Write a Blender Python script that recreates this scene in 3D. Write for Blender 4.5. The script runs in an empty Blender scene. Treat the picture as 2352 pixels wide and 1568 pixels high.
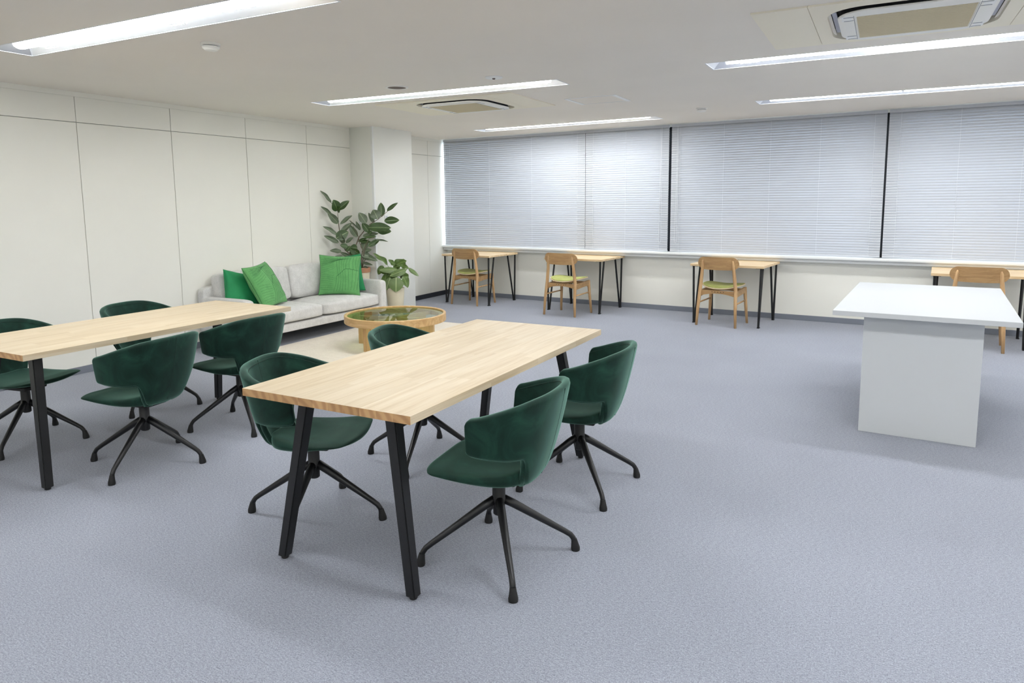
import bpy, bmesh, math, random
from mathutils import Matrix, Vector, noise

# ---------------------------------------------------------------- camera
SC = bpy.context.scene
COL = SC.collection
random.seed(7)
cam_d = bpy.data.cameras.new('camera')
cam = bpy.data.objects.new('camera', cam_d)
COL.objects.link(cam)
cam_d.sensor_fit = 'HORIZONTAL'
cam_d.sensor_width = 36.0
cam_d.lens = 24.385
cam_d.shift_y = -0.0506
cam_d.clip_start = 0.05
R_, U_, F_ = (0.8824, 0.4703, -0.0095), (-0.0507, 0.1151, 0.9921), (-0.4677, 0.8750, -0.1255)
cam.matrix_world = Matrix(((R_[0], U_[0], -F_[0], 0), (R_[1], U_[1], -F_[1], 0), (R_[2], U_[2], -F_[2], 1.5), (0, 0, 0, 1)))
SC.camera = cam

# ---------------------------------------------------------------- world and view
LAMP_POWER = 37.0
wd = bpy.data.worlds.new('daylight')
SC.world = wd
wd.use_nodes = True
bg = wd.node_tree.nodes['Background']
bg.inputs[0].default_value = (0.82, 0.91, 1.0, 1)
bg.inputs[1].default_value = 5.0
SC.view_settings.view_transform = 'Standard'
SC.view_settings.look = 'None'
SC.view_settings.exposure = 0.0
SC.view_settings.gamma = 1.0
SC.view_settings.use_curve_mapping = False

# ---------------------------------------------------------------- dimensions
XL, XR = -6.32, 5.6
YB = -4.6
H = 2.495
WA = -0.06                        # the window wall runs slightly off square
W0 = Vector((-2.5, 9.34, 0))


def wall_pt(s, d=0.0, z=0.0):
    """point on the window wall: s along it, d into the room"""
    u = Vector((math.cos(WA), math.sin(WA), 0))
    n = Vector((math.sin(WA), -math.cos(WA), 0))
    return W0 + u * s + n * d + Vector((0, 0, z))


# ---------------------------------------------------------------- materials
def srgb(r, g, b):
    def c(v):
        v /= 255.0
        return v / 12.92 if v <= 0.04045 else ((v + 0.055) / 1.055) ** 2.4
    return (c(r), c(g), c(b), 1)


class NT:
    def __init__(self, name, rough=0.5, **kw):
        self.m = bpy.data.materials.new(name)
        self.m.use_nodes = True
        self.t = self.m.node_tree
        self.b = self.t.nodes['Principled BSDF']
        self.b.inputs['Roughness'].default_value = rough
        for k, v in kw.items():
            self.b.inputs[k.replace('_', ' ')].default_value = v

    def n(self, kind, **kw):
        nd = self.t.nodes.new(kind)
        for k, v in kw.items():
            if k in nd.inputs.keys():
                nd.inputs[k].default_value = v
            elif hasattr(nd, k):
                setattr(nd, k, v)
            else:
                nd.inputs[k.replace('_', ' ')].default_value = v
        return nd

    def l(self, a, b):
        self.t.links.new(a, b)

    def coords(self, scale=(1, 1, 1), which='Object', rot=(0, 0, 0)):
        tc = self.n('ShaderNodeTexCoord')
        mp = self.n('ShaderNodeMapping')
        mp.inputs['Scale'].default_value = scale
        mp.inputs['Rotation'].default_value = rot
        self.l(tc.outputs[which], mp.inputs[0])
        return mp.outputs[0]

    def ramp(self, src, stops):
        r = self.n('ShaderNodeValToRGB')
        cr = r.color_ramp
        cr.elements[0].position, cr.elements[0].color = stops[0]
        cr.elements[1].position, cr.elements[1].color = stops[-1]
        for p, c in stops[1:-1]:
            e = cr.elements.new(p)
            e.color = c
        self.l(src, r.inputs[0])
        return r.outputs[0]

    def mix(self, a, b, fac, mode='MIX'):
        x = self.n('ShaderNodeMix', data_type='RGBA', blend_type=mode)
        for i, v in ((0, fac), (6, a), (7, b)):
            if hasattr(v, 'is_output'):
                self.l(v, x.inputs[i])
            else:
                x.inputs[i].default_value = v
        return x.outputs[2]

    def color(self, c):
        if hasattr(c, 'is_output'):
            self.l(c, self.b.inputs['Base Color'])
        else:
            self.b.inputs['Base Color'].default_value = c

    def bump(self, src, strength=0.2, dist=0.01):
        bp = self.n('ShaderNodeBump')
        bp.inputs['Strength'].default_value = strength
        bp.inputs['Distance'].default_value = dist
        self.l(src, bp.inputs['Height'])
        self.l(bp.outputs[0], self.b.inputs['Normal'])


def plain(name, c, rough=0.5, var=0.0, scale=6.0, bump=0.0, bscale=200.0, **kw):
    t = NT(name, rough, **kw)
    if var:
        nz = t.n('ShaderNodeTexNoise', Scale=scale, Detail=3.0)
        t.l(t.coords(), nz.inputs['Vector'])
        lo = tuple(v * (1 - var) for v in c[:3]) + (1,)
        hi = tuple(min(1, v * (1 + var)) for v in c[:3]) + (1,)
        t.color(t.ramp(nz.outputs[0], [(0.3, lo), (0.7, hi)]))
    else:
        t.color(c)
    if bump:
        nb = t.n('ShaderNodeTexNoise', Scale=bscale, Detail=2.0)
        t.l(t.coords(), nb.inputs['Vector'])
        t.bump(nb.outputs[0], bump, 0.004)
    return t.m


def emission(name, c, s):
    t = NT(name, 0.5)
    t.color(c)
    t.b.inputs['Emission Color'].default_value = c
    t.b.inputs['Emission Strength'].default_value = s
    return t.m


def mat_carpet():
    t = NT('carpet', 0.95)
    v = t.coords((1, 1, 1))
    n1 = t.n('ShaderNodeTexNoise', Scale=210.0, Detail=3.0, Roughness=0.65)
    t.l(v, n1.inputs['Vector'])
    v2 = t.coords((60, 190, 60), rot=(0, 0, 0.5))
    n2 = t.n('ShaderNodeTexNoise', Scale=1.0, Detail=3.0, Roughness=0.6)
    t.l(v2, n2.inputs['Vector'])
    n3 = t.n('ShaderNodeTexNoise', Scale=1.3, Detail=3.0)
    t.l(v, n3.inputs['Vector'])
    a = t.ramp(n1.outputs[0], [(0.30, srgb(88, 93, 104)), (0.5, srgb(144, 149, 162)), (0.70, srgb(192, 196, 208))])
    b = t.ramp(n2.outputs[0], [(0.28, srgb(100, 105, 116)), (0.72, srgb(182, 186, 198))])
    c = t.mix(a, b, 0.42)
    d = t.ramp(n3.outputs[0], [(0.3, (0.92, 0.92, 0.93, 1)), (0.7, (1.0, 1.0, 1.0, 1))])
    t.color(t.mix(c, d, 1.0, 'MULTIPLY'))
    t.bump(n1.outputs[0], 0.5, 0.004)
    t.b.inputs['Sheen Weight'].default_value = 0.15
    return t.m


def mat_wood(name, light, mid, dark, axis='Y', scale=1.0, rough=0.5, obj_var=0.0):
    t = NT(name, rough)
    sc = {'X': (1.6, 26, 26), 'Y': (26, 1.6, 26), 'Z': (26, 26, 1.6)}[axis]
    sc = tuple(s * scale for s in sc)
    tc = t.n('ShaderNodeTexCoord')
    oi = t.n('ShaderNodeObjectInfo')
    add = t.n('ShaderNodeVectorMath', operation='ADD')
    mul = t.n('ShaderNodeVectorMath', operation='SCALE')
    t.l(oi.outputs['Random'], mul.inputs['Scale'])
    mul.inputs[0].default_value = (17.0, 31.0, 13.0)
    t.l(tc.outputs['Object'], add.inputs[0])
    t.l(mul.outputs[0], add.inputs[1])
    mp = t.n('ShaderNodeMapping')
    mp.inputs['Scale'].default_value = sc
    t.l(add.outputs[0], mp.inputs[0])
    n1 = t.n('ShaderNodeTexNoise', Scale=1.0, Detail=4.0, Roughness=0.55, Distortion=0.6)
    t.l(mp.outputs[0], n1.inputs['Vector'])
    mp2 = t.n('ShaderNodeMapping')
    mp2.inputs['Scale'].default_value = tuple(s * 7 if s > 10 * scale else s * 2.2 for s in sc)
    t.l(add.outputs[0], mp2.inputs[0])
    n2 = t.n('ShaderNodeTexNoise', Scale=1.0, Detail=2.0)
    t.l(mp2.outputs[0], n2.inputs['Vector'])
    a = t.ramp(n1.outputs[0], [(0.28, dark), (0.5, mid), (0.72, light)])
    b = t.ramp(n2.outputs[0], [(0.35, (0.86, 0.83, 0.78, 1)), (0.55, (1, 1, 1, 1))])
    c = t.mix(a, b, 0.55, 'MULTIPLY')
    if obj_var:
        r = t.ramp(oi.outputs['Random'], [(0.0, (1 - obj_var, 1 - obj_var * 1.15, 1 - obj_var * 1.5, 1)), (1.0, (1, 1, 1, 1))])
        c = t.mix(c, r, 1.0, 'MULTIPLY')
    t.color(c)
    t.bump(n2.outputs[0], 0.08, 0.002)
    return t.m


def mat_endgrain():
    t = NT('end_grain', 0.6)
    oi = t.n('ShaderNodeObjectInfo')
    tc = t.n('ShaderNodeTexCoord')
    add = t.n('ShaderNodeVectorMath', operation='ADD')
    mul = t.n('ShaderNodeVectorMath', operation='SCALE')
    mul.inputs[0].default_value = (7.3, 0.0, 11.4)
    t.l(oi.outputs['Random'], mul.inputs['Scale'])
    t.l(tc.outputs['Object'], add.inputs[0])
    t.l(mul.outputs[0], add.inputs[1])
    mp = t.n('ShaderNodeMapping')
    mp.inputs['Scale'].default_value = (1, 0.0, 1)
    fm = t.n('ShaderNodeVectorMath', operation='MODULO')
    fm.inputs[1].default_value = (0.16, 1.0, 0.13)
    t.l(mul.outputs[0], fm.inputs[0])
    t.l(fm.outputs[0], add.inputs[1])
    t.l(add.outputs[0], mp.inputs[0])
    w = t.n('ShaderNodeTexWave', wave_type='RINGS', rings_direction='Y', Scale=8.0, Distortion=2.5, Detail=2.0)
    w.inputs['Detail Scale'].default_value = 1.5
    t.l(mp.outputs[0], w.inputs['Vector'])
    c = t.ramp(w.outputs[0], [(0.1, srgb(178, 136, 92)), (0.8, srgb(202, 162, 114))])
    r = t.ramp(oi.outputs['Random'], [(0.0, (0.74, 0.70, 0.64, 1)), (1.0, (1, 1, 1, 1))])
    t.color(t.mix(c, r, 1.0, 'MULTIPLY'))
    return t.m


def mat_velvet():
    t = NT('green_velvet', 0.75)
    n1 = t.n('ShaderNodeTexNoise', Scale=7.0, Detail=5.0, Roughness=0.6, Distortion=0.8)
    t.l(t.coords((1, 1, 0.8)), n1.inputs['Vector'])
    t.color(t.ramp(n1.outputs[0], [(0.30, srgb(6, 28, 22)), (0.5, srgb(14, 44, 35)), (0.70, srgb(28, 64, 52))]))
    t.b.inputs['Sheen Weight'].default_value = 0.5
    t.b.inputs['Sheen Roughness'].default_value = 0.4
    t.b.inputs['Sheen Tint'].default_value = (0.45, 0.85, 0.70, 1)
    t.b.inputs['Specular IOR Level'].default_value = 0.2
    n2 = t.n('ShaderNodeTexNoise', Scale=400.0, Detail=1.0)
    t.l(t.coords(), n2.inputs['Vector'])
    t.bump(n2.outputs[0], 0.06, 0.002)
    return t.m


def mat_weave(name, c1, c2, scale=230.0, bump=0.35, rough=0.9):
    t = NT(name, rough)
    n1 = t.n('ShaderNodeTexNoise', Scale=scale, Detail=2.0, Roughness=0.7)
    t.l(t.coords(), n1.inputs['Vector'])
    n2 = t.n('ShaderNodeTexNoise', Scale=14.0, Detail=3.0)
    t.l(t.coords(), n2.inputs['Vector'])
    f = t.n('ShaderNodeMath', operation='ADD')
    t.l(n1.outputs[0], f.inputs[0])
    g = t.n('ShaderNodeMath', operation='MULTIPLY')
    g.inputs[1].default_value = 0.35
    t.l(n2.outputs[0], g.inputs[0])
    t.l(g.outputs[0], f.inputs[1])
    t.color(t.ramp(f.outputs[0], [(0.45, c1), (0.88, c2)]))
    t.bump(n1.outputs[0], bump, 0.003)
    t.b.inputs['Sheen Weight'].default_value = 0.1
    return t.m


def mat_leaf(name, top, vein, stripes, freq=60.0):
    """leaf mesh: x across (-.5...5), y along (0..1)"""
    t = NT(name, 0.38)
    tc = t.n('ShaderNodeTexCoord')
    sp = t.n('ShaderNodeSeparateXYZ')
    t.l(tc.outputs['UV'], sp.inputs[0])

    def m(op, a, b=None):
        x = t.n('ShaderNodeMath', operation=op)
        for i, v in enumerate((a, b)):
            if v is None:
                continue
            if hasattr(v, 'is_output'):
                t.l(v, x.inputs[i])
            else:
                x.inputs[i].default_value = v
        return x.outputs[0]
    ax = m('ABSOLUTE', m('SUBTRACT', sp.outputs[0], 0.5))
    ph = m('SUBTRACT', m('MULTIPLY', sp.outputs[1], freq), m('MULTIPLY', ax, freq * 0.9))
    st = m('MULTIPLY', m('ADD', m('SINE', ph), 1.0), 0.5)
    rib = m('LESS_THAN', ax, 0.022)
    nz = t.n('ShaderNodeTexNoise', Scale=3.0, Detail=2.0)
    t.l(t.coords(), nz.inputs['Vector'])
    base = t.ramp(nz.outputs[0], [(0.3, tuple(v * 0.65 for v in top[:3]) + (1,)), (0.7, top)])
    c = t.mix(base, vein, m('MULTIPLY', m('POWER', st, 3.0), stripes))
    c = t.mix(c, vein, m('MULTIPLY', rib, 0.75))
    t.color(c)
    return t.m


def mat_glass(name, tint, rough=0.0):
    t = NT(name, rough)
    t.color(tint)
    t.b.inputs['Transmission Weight'].default_value = 1.0
    t.b.inputs['IOR'].default_value = 1.45
    return t.m


def mat_thin_glass(name, tint, gloss=0.12):
    """window pane: clear with a weak mirror"""
    t = NT(name, 0.1)
    tr = t.n('ShaderNodeBsdfTransparent')
    tr.inputs[0].default_value = tint
    gl = t.n('ShaderNodeBsdfGlossy')
    gl.inputs['Roughness'].default_value = 0.02
    fr = t.n('ShaderNodeFresnel')
    fr.inputs[0].default_value = 1.5
    mx = t.n('ShaderNodeMixShader')
    ge = t.n('ShaderNodeNewGeometry')
    inv = t.n('ShaderNodeMath', operation='SUBTRACT')
    inv.inputs[0].default_value = 1.0
    t.l(ge.outputs['Backfacing'], inv.inputs[1])
    mu = t.n('ShaderNodeMath', operation='MULTIPLY')
    t.l(fr.outputs[0], mu.inputs[0])
    t.l(inv.outputs[0], mu.inputs[1])
    t.l(mu.outputs[0], mx.inputs[0])
    t.l(tr.outputs[0], mx.inputs[1])
    t.l(gl.outputs[0], mx.inputs[2])
    out = t.t.nodes['Material Output']
    t.l(mx.outputs[0], out.inputs[0])
    return t.m


M = {}
M['carpet'] = mat_carpet()
M['wall'] = plain('painted_wall', srgb(247, 246, 237), 0.55, 0.01, 2.0, 0.05, 300)
M['joint'] = plain('panel_joint', srgb(150, 150, 146), 0.7)
M['pillar'] = plain('pillar_paint', srgb(246, 247, 241), 0.5, 0.01, 2.0)
M['ceiling'] = plain('ceiling_paint', srgb(245, 239, 229), 0.8, 0.012, 1.5, 0.05, 260)
M['base'] = plain('grey_baseboard', srgb(122, 127, 138), 0.45)
M['base_dark'] = plain('dark_baseboard', srgb(46, 50, 58), 0.4)
M['sill'] = plain('white_sill', srgb(244, 246, 245), 0.35)
M['slat'] = plain('blind_slat', srgb(194, 198, 205), 0.38)
M['cord'] = plain('white_cord', srgb(235, 237, 240), 0.6)
M['rail'] = plain('blind_rail', srgb(206, 209, 216), 0.35)
M['frame'] = plain('dark_window_frame', srgb(20, 21, 24), 0.5)
M['pane'] = mat_thin_glass('window_glass', (0.96, 0.98, 1.0, 1))
M['black'] = plain('black_powder_coat', srgb(12, 13, 16), 0.42, 0.08, 40, 0.04, 700)
M['rubber'] = plain('black_rubber', srgb(14, 14, 15), 0.6)
M['white'] = plain('white_laminate', srgb(210, 213, 215), 0.3)
M['velvet'] = mat_velvet()
M['seam'] = plain('dark_green_seam', srgb(14, 44, 35), 0.8)
M['stave'] = mat_wood('rubberwood', srgb(222, 208, 183), srgb(216, 199, 170), srgb(203, 182, 148), 'Y', 1.0, 0.42, 0.07)
M['endgrain'] = mat_endgrain()
M['desk'] = mat_wood('desk_wood', srgb(238, 216, 180), srgb(228, 200, 158), srgb(208, 174, 128), 'X', 1.0, 0.45)
M['oak'] = mat_wood('oak', srgb(214, 178, 132), srgb(198, 160, 114), srgb(178, 138, 94), 'Z', 1.4, 0.45)
M['oakx'] = mat_wood('oak_back', srgb(196, 160, 112), srgb(180, 143, 96), srgb(158, 121, 78), 'X', 1.6, 0.42)
M['oakring'] = mat_wood('oak_table', srgb(218, 186, 136), srgb(204, 168, 116), srgb(186, 148, 98), 'X', 0.9, 0.42)
M['oakleg'] = mat_wood('oak_table_leg', srgb(218, 186, 136), srgb(204, 168, 116), srgb(186, 148, 98), 'Z', 0.9, 0.42)
M['olive'] = mat_weave('olive_fabric', srgb(136, 143, 64), srgb(188, 194, 116), 300)
M['sofa'] = mat_weave('sofa_fabric', srgb(190, 189, 187), srgb(234, 233, 231), 210, 0.4)
M['rug'] = mat_weave('beige_rug', srgb(216, 206, 190), srgb(240, 232, 218), 160, 0.4)
M['green'] = plain('emerald_cotton', srgb(18, 128, 74), 0.75, 0.08, 9, 0.08, 260)
M['leafgreen'] = mat_weave('leaf_print_cotton', srgb(74, 140, 78), srgb(112, 176, 108), 330, 0.2)
M['vein'] = plain('leaf_embroidery', srgb(46, 104, 58), 0.8)
M['veinlight'] = plain('pale_embroidery', srgb(146, 196, 134), 0.8)
M['glass'] = mat_thin_glass('table_glass', (0.80, 0.88, 0.74, 1))
M['cream'] = plain('cream_planter', srgb(216, 208, 184), 0.5, 0.04, 10)
M['terra'] = plain('brown_planter', srgb(170, 122, 92), 0.6, 0.08, 8)
M['soil'] = plain('soil', srgb(60, 46, 36), 0.95, 0.3, 40, 0.5, 60)
M['bark'] = plain('bark', srgb(112, 100, 84), 0.85, 0.2, 40)
M['ficus'] = mat_leaf('ficus_leaf', srgb(62, 92, 46), srgb(150, 172, 118), 0.10, 46)
M['ficus2'] = mat_leaf('ficus_leaf_grey', srgb(98, 114, 88), srgb(168, 182, 146), 0.10, 46)
M['calathea'] = mat_leaf('calathea_leaf', srgb(66, 104, 40), srgb(196, 212, 156), 0.6, 76)
M['calathea2'] = mat_leaf('calathea_leaf_plain', srgb(84, 116, 46), srgb(140, 160, 90), 0.2, 50)
M['lamp'] = emission('lamp_tube', (0.98, 0.985, 0.97, 1), LAMP_POWER)
M['reflector'] = plain('satin_reflector', srgb(240, 243, 248), 0.30, Metallic=0.93)
M['lamprim'] = plain('white_lamp_rim', srgb(236, 240, 246), 0.4)
M['acbeige'] = plain('aged_beige_plastic', srgb(249, 242, 222), 0.5)
M['acwhite'] = plain('white_plastic', srgb(247, 246, 240), 0.4)
M['acgrille'] = plain('beige_grille', srgb(214, 202, 170), 0.7)
M['acdark'] = plain('dark_slot', srgb(24, 25, 30), 0.6)
M['flap'] = plain('grey_flap', srgb(168, 172, 188), 0.4)
M['mark'] = plain('grey_print', srgb(140, 144, 150), 0.6)
M['speaker'] = plain('brown_speaker_mesh', srgb(112, 100, 92), 0.7)
M['lcd'] = plain('grey_display', srgb(120, 132, 124), 0.3)
M['ply'] = plain('pale_ply_edge', srgb(232, 214, 176), 0.5)


# ---------------------------------------------------------------- mesh helpers
def obj(name, bm, mat, parent=None, smooth=False, loc=None, rot=None):
    me = bpy.data.meshes.new(name)
    bmesh.ops.recalc_face_normals(bm, faces=bm.faces)
    bm.to_mesh(me)
    bm.free()
    for m in (mat if isinstance(mat, (list, tuple)) else [mat]):
        me.materials.append(M[m])
    if smooth:
        for p in me.polygons:
            p.use_smooth = True
    o = bpy.data.objects.new(name, me)
    COL.objects.link(o)
    if parent is not None:
        o.parent = parent
    if loc is not None:
        o.location = loc
    if rot is not None:
        o.rotation_euler = rot
    return o


def inst(src, parent, loc=(0, 0, 0), rot=(0, 0, 0), scale=(1, 1, 1)):
    o = src.copy()
    COL.objects.link(o)
    o.parent = parent
    o.location, o.rotation_euler, o.scale = loc, rot, scale
    return o


def smooth_by_angle(o, deg=35):
    me = o.data
    bm = bmesh.new()
    bm.from_mesh(me)
    for f in bm.faces:
        f.smooth = True
    lim = math.radians(deg)
    for e in bm.edges:
        e.smooth = not (len(e.link_faces) == 2 and e.calc_face_angle(0) > lim)
    bm.to_mesh(me)
    bm.free()
    return o


def tag(o, label, cat, group=None):
    o['label'] = label
    o['category'] = cat
    if group:
        o['group'] = group
    return o


def struct(o, label=None):
    o['kind'] = 'structure'
    if label:
        o['label'] = label
    return o


def empty(name, loc=(0, 0, 0), rz=0.0):
    o = bpy.data.objects.new(name, None)
    COL.objects.link(o)
    o.empty_display_size = 0.1
    o.location = loc
    o.rotation_euler = (0, 0, rz)
    return o


def dup(root, loc, rz):
    r = root.copy()
    COL.objects.link(r)
    r.location, r.rotation_euler = loc, (0, 0, rz)
    for ch in list(root.children):
        c = ch.copy()
        COL.objects.link(c)
        c.parent = r
        for g in ch.children:
            d = g.copy()
            COL.objects.link(d)
            d.parent = c
    return r


def NB():
    return bmesh.new()


def box(bm, x0, x1, y0, y1, z0, z1, mat=None, bevel=0.0, seg=2):
    vs = [bm.verts.new((x, y, z)) for z in (z0, z1) for y in (y0, y1) for x in (x0, x1)]
    fs = [bm.faces.new([vs[i] for i in q]) for q in ((0, 2, 3, 1), (4, 5, 7, 6), (0, 1, 5, 4), (2, 6, 7, 3), (0, 4, 6, 2), (1, 3, 7, 5))]
    if bevel:
        es = set()
        for f in fs:
            es.update(f.edges)
        bmesh.ops.bevel(bm, geom=list(es), offset=bevel, segments=seg, profile=0.5, affect='EDGES')
    return vs


def frame_of(d):
    d = d.normalized()
    a = Vector((0, 0, 1)) if abs(d.z) < 0.95 else Vector((1, 0, 0))
    x = d.cross(a).normalized()
    return x, d.cross(x).normalized()


def tube(bm, pts, rad, n=10, caps=True, flat=None):
    pts = [Vector(p) for p in pts]
    if not hasattr(rad, '__len__'):
        rad = [rad] * len(pts)
    rings = []
    px = None
    for i, p in enumerate(pts):
        d = (pts[min(i + 1, len(pts) - 1)] - pts[max(i - 1, 0)])
        x, y = frame_of(d)
        if px is not None:
            x = (px - d.normalized() * px.dot(d.normalized())).normalized()
            y = d.normalized().cross(x)
        px = x
        rings.append([bm.verts.new(p + (x * math.cos(2 * math.pi * k / n) + y * math.sin(2 * math.pi * k / n) * (flat or 1)) * rad[i]) for k in range(n)])
    for a, b in zip(rings, rings[1:]):
        for k in range(n):
            bm.faces.new((a[k], a[(k + 1) % n], b[(k + 1) % n], b[k]))
    if caps:
        bm.faces.new(list(reversed(rings[0])))
        bm.faces.new(rings[-1])
    return rings


def lathe(bm, prof, n=24, c=(0, 0, 0)):
    rings = []
    for r, z in prof:
        if r < 1e-5:
            rings.append([bm.verts.new((c[0], c[1], c[2] + z))])
        else:
            rings.append([bm.verts.new((c[0] + r * math.cos(2 * math.pi * k / n), c[1] + r * math.sin(2 * math.pi * k / n), c[2] + z)) for k in range(n)])
    for a, b in zip(rings, rings[1:]):
        for k in range(n):
            k2 = (k + 1) % n
            if len(a) == 1 and len(b) == 1:
                continue
            if len(a) == 1:
                bm.faces.new((a[0], b[k2], b[k]))
            elif len(b) == 1:
                bm.faces.new((a[k], a[k2], b[0]))
            else:
                bm.faces.new((a[k], a[k2], b[k2], b[k]))


def prism(bm, outline, z0, z1, inset_top=0.0):
    """outline in xy, extruded in z"""
    a = [bm.verts.new((x, y, z0)) for x, y in outline]
    b = [bm.verts.new((x, y, z1)) for x, y in outline]
    n = len(a)
    bm.faces.new(list(reversed(a)))
    bm.faces.new(b)
    for k in range(n):
        bm.faces.new((a[k], a[(k + 1) % n], b[(k + 1) % n], b[k]))


def rrect(w, d, r, n=6, cx=0, cy=0):
    pts = []
    for sx, sy, a0 in ((1, 1, 0), (-1, 1, 90), (-1, -1, 180), (1, -1, 270)):
        for k in range(n + 1):
            a = math.radians(a0 + 90 * k / n)
            pts.append((cx + sx * (w / 2 - r) + r * math.cos(a), cy + sy * (d / 2 - r) + r * math.sin(a)))
    return pts


def lerp(a, b, t):
    return a + (b - a) * t


def sstep(a, b, x):
    t = max(0.0, min(1.0, (x - a) / (b - a)))
    return t * t * (3 - 2 * t)


def curve(keys, t):
    """Catmull-Rom through evenly spaced keys, t in 0..1"""
    n = len(keys) - 1
    f = max(0.0, min(1.0, t)) * n
    i = min(int(f), n - 1)
    f -= i
    g = lambda k: Vector(keys[max(0, min(n, k))])
    p0, p1, p2, p3 = g(i - 1), g(i), g(i + 1), g(i + 2)
    return 0.5 * ((2 * p1) + (p2 - p0) * f + (2 * p0 - 5 * p1 + 4 * p2 - p3) * f * f + (3 * p1 - p0 - 3 * p2 + p3) * f ** 3)


# ================================================================ the room
bm = NB()
box(bm, XL - 0.2, XR + 0.2, YB - 0.2, 9.9, -0.12, 0.0)
struct(obj('floor', bm, 'carpet'), 'grey-blue carpet covering the whole office floor')

# --- ceiling with openings for the lamps and the air conditioners
LW, LL = 0.27, 2.62


def lamp_spec(x, y, rz=0.0):
    return (x, y, rz)


LAMPS = []
for cx, row in ((-3.75, (-0.25, 2.61, 5.46)), (0.10, (-0.25, 2.61, 5.46, 7.71)), (3.95, (-0.25, 2.61, 5.46, 7.71))):
    for y in row:
        LAMPS.append((cx, y, 0.0))
LAMPS.append((-3.77, 8.50, -0.06))
LAMPS += [(-3.75, -3.1, 0.0), (0.10, -3.1, 0.0), (3.95, -3.1, 0.0)]  # unseen rear row, added to brighten surfaces that face the back wall
LAMPS[2] = (-3.75, 5.46, 0.03)
LAMPS[1] = (-3.75, 2.61, 0.02)
ACS = [(-3.85, 6.24), (0.09, 4.54)]


def rect_pts(cx, cy, w, d, rz):
    c, s = math.cos(rz), math.sin(rz)
    return [(cx + x * c - y * s, cy + x * s + y * c) for x, y in ((-w / 2, -d / 2), (w / 2, -d / 2), (w / 2, d / 2), (-w / 2, d / 2))]


bm = NB()
e0, e1 = wall_pt((XL + 2.5) - 0.2, 0.17), wall_pt((XR + 2.5) + 0.3, 0.17)
outer = [(XL - 0.2, YB - 0.2), (XR + 0.2, YB - 0.2), (e1.x, e1.y), (e0.x, e0.y)]
loops = [outer] + [rect_pts(x, y, LL, LW, rz) for x, y, rz in LAMPS] + [rect_pts(x, y, 0.80, 0.80, 0) for x, y in ACS]
edges = []
for lp in loops:
    vs = [bm.verts.new((x, y, H)) for x, y in lp]
    for k in range(len(vs)):
        edges.append(bm.edges.new((vs[k], vs[(k + 1) % len(vs)])))
bmesh.ops.triangle_fill(bm, use_beauty=True, edges=edges)
# lip where the ceiling stops short of the blinds, the recess above and the slab over everything
a, b = Vector((e0.x, e0.y, H)), Vector((e1.x, e1.y, H))
f0, f1 = wall_pt((XL + 2.5) - 0.2, -0.1), wall_pt((XR + 2.5) + 0.3, -0.1)
up = Vector((0, 0, 0.07))
q = [bm.verts.new(v) for v in (a, b, b + up, a + up)]
bm.faces.new(q)
q2 = [bm.verts.new(v) for v in (a + up, b + up, Vector((f1.x, f1.y, H + 0.07)), Vector((f0.x, f0.y, H + 0.07)))]
bm.faces.new(q2)
box(bm, XL - 0.2, XR + 0.2, YB - 0.2, 10.0, H + 0.24, H + 0.3)
struct(obj('ceiling', bm, 'ceiling'), 'pale matt ceiling with recessed strip lamps')

# --- left wall of steel panels
wl = struct(obj('wall_left', (lambda b: (box(b, XL - 0.15, XL - 0.012, YB - 0.2, 9.75, 0, H + 0.25), b)[1])(NB()), 'joint'),
            'cream office wall of tall flat panels with thin joints')
PW, GAP = 0.9275, 0.0055
ys = [3.71 + PW * k for k in range(-7, 4)]
ys = [YB - 0.1] + [y for y in ys if y > YB] + [7.28 + 0.5]


def panel(y0, y1, z0, z1, name='panel'):
    b = NB()
    box(b, XL - 0.02, XL, y0 + GAP / 2, y1 - GAP / 2, z0, z1)
    es = [e for e in b.edges if all(v.co.x > XL - 0.001 for v in e.verts)]
    bmesh.ops.bevel(b, geom=es, offset=0.0012, segments=1, affect='EDGES')
    return obj(name, b, 'wall', wl)


for y0, y1 in list(zip(ys, ys[1:])) + [(8.0, 9.075), (9.075, 9.70)]:
    panel(y0, y1, 0.0, 2.229)
    panel(y0, y1, 2.234, 2.452)
b = NB()
box(b, XL - 0.02, XL + 0.001, YB - 0.1, 9.7, 2.453, H + 0.02)
obj('top_rail', b, 'wall', wl)

# --- pillar
XP, PY0, PY1 = -5.937, 7.28, 8.14
b = NB()
box(b, XL - 0.01, XP, PY0, PY1, 0, H + 0.05, bevel=0.006, seg=2)
pl = struct(smooth_by_angle(obj('wall_pillar', b, 'pillar')), 'white square pillar standing against the panelled wall')
b = NB()
box(b, XP - 0.03, XP + 0.002, PY0 - 0.002, PY0 + 0.028, 0.0, H)
obj('corner_guard', b, 'sill', pl)

# --- window wall
SL, SR = (XL + 2.5) / math.cos(WA) - 0.02, 8.3


def wbox(bm, s0, s1, d0, d1, z0, z1, bevel=0.0):
    """box in window wall coordinates (d is into the room)"""
    box(bm, s0, s1, -d1, -d0, z0, z1, bevel=bevel)


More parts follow.
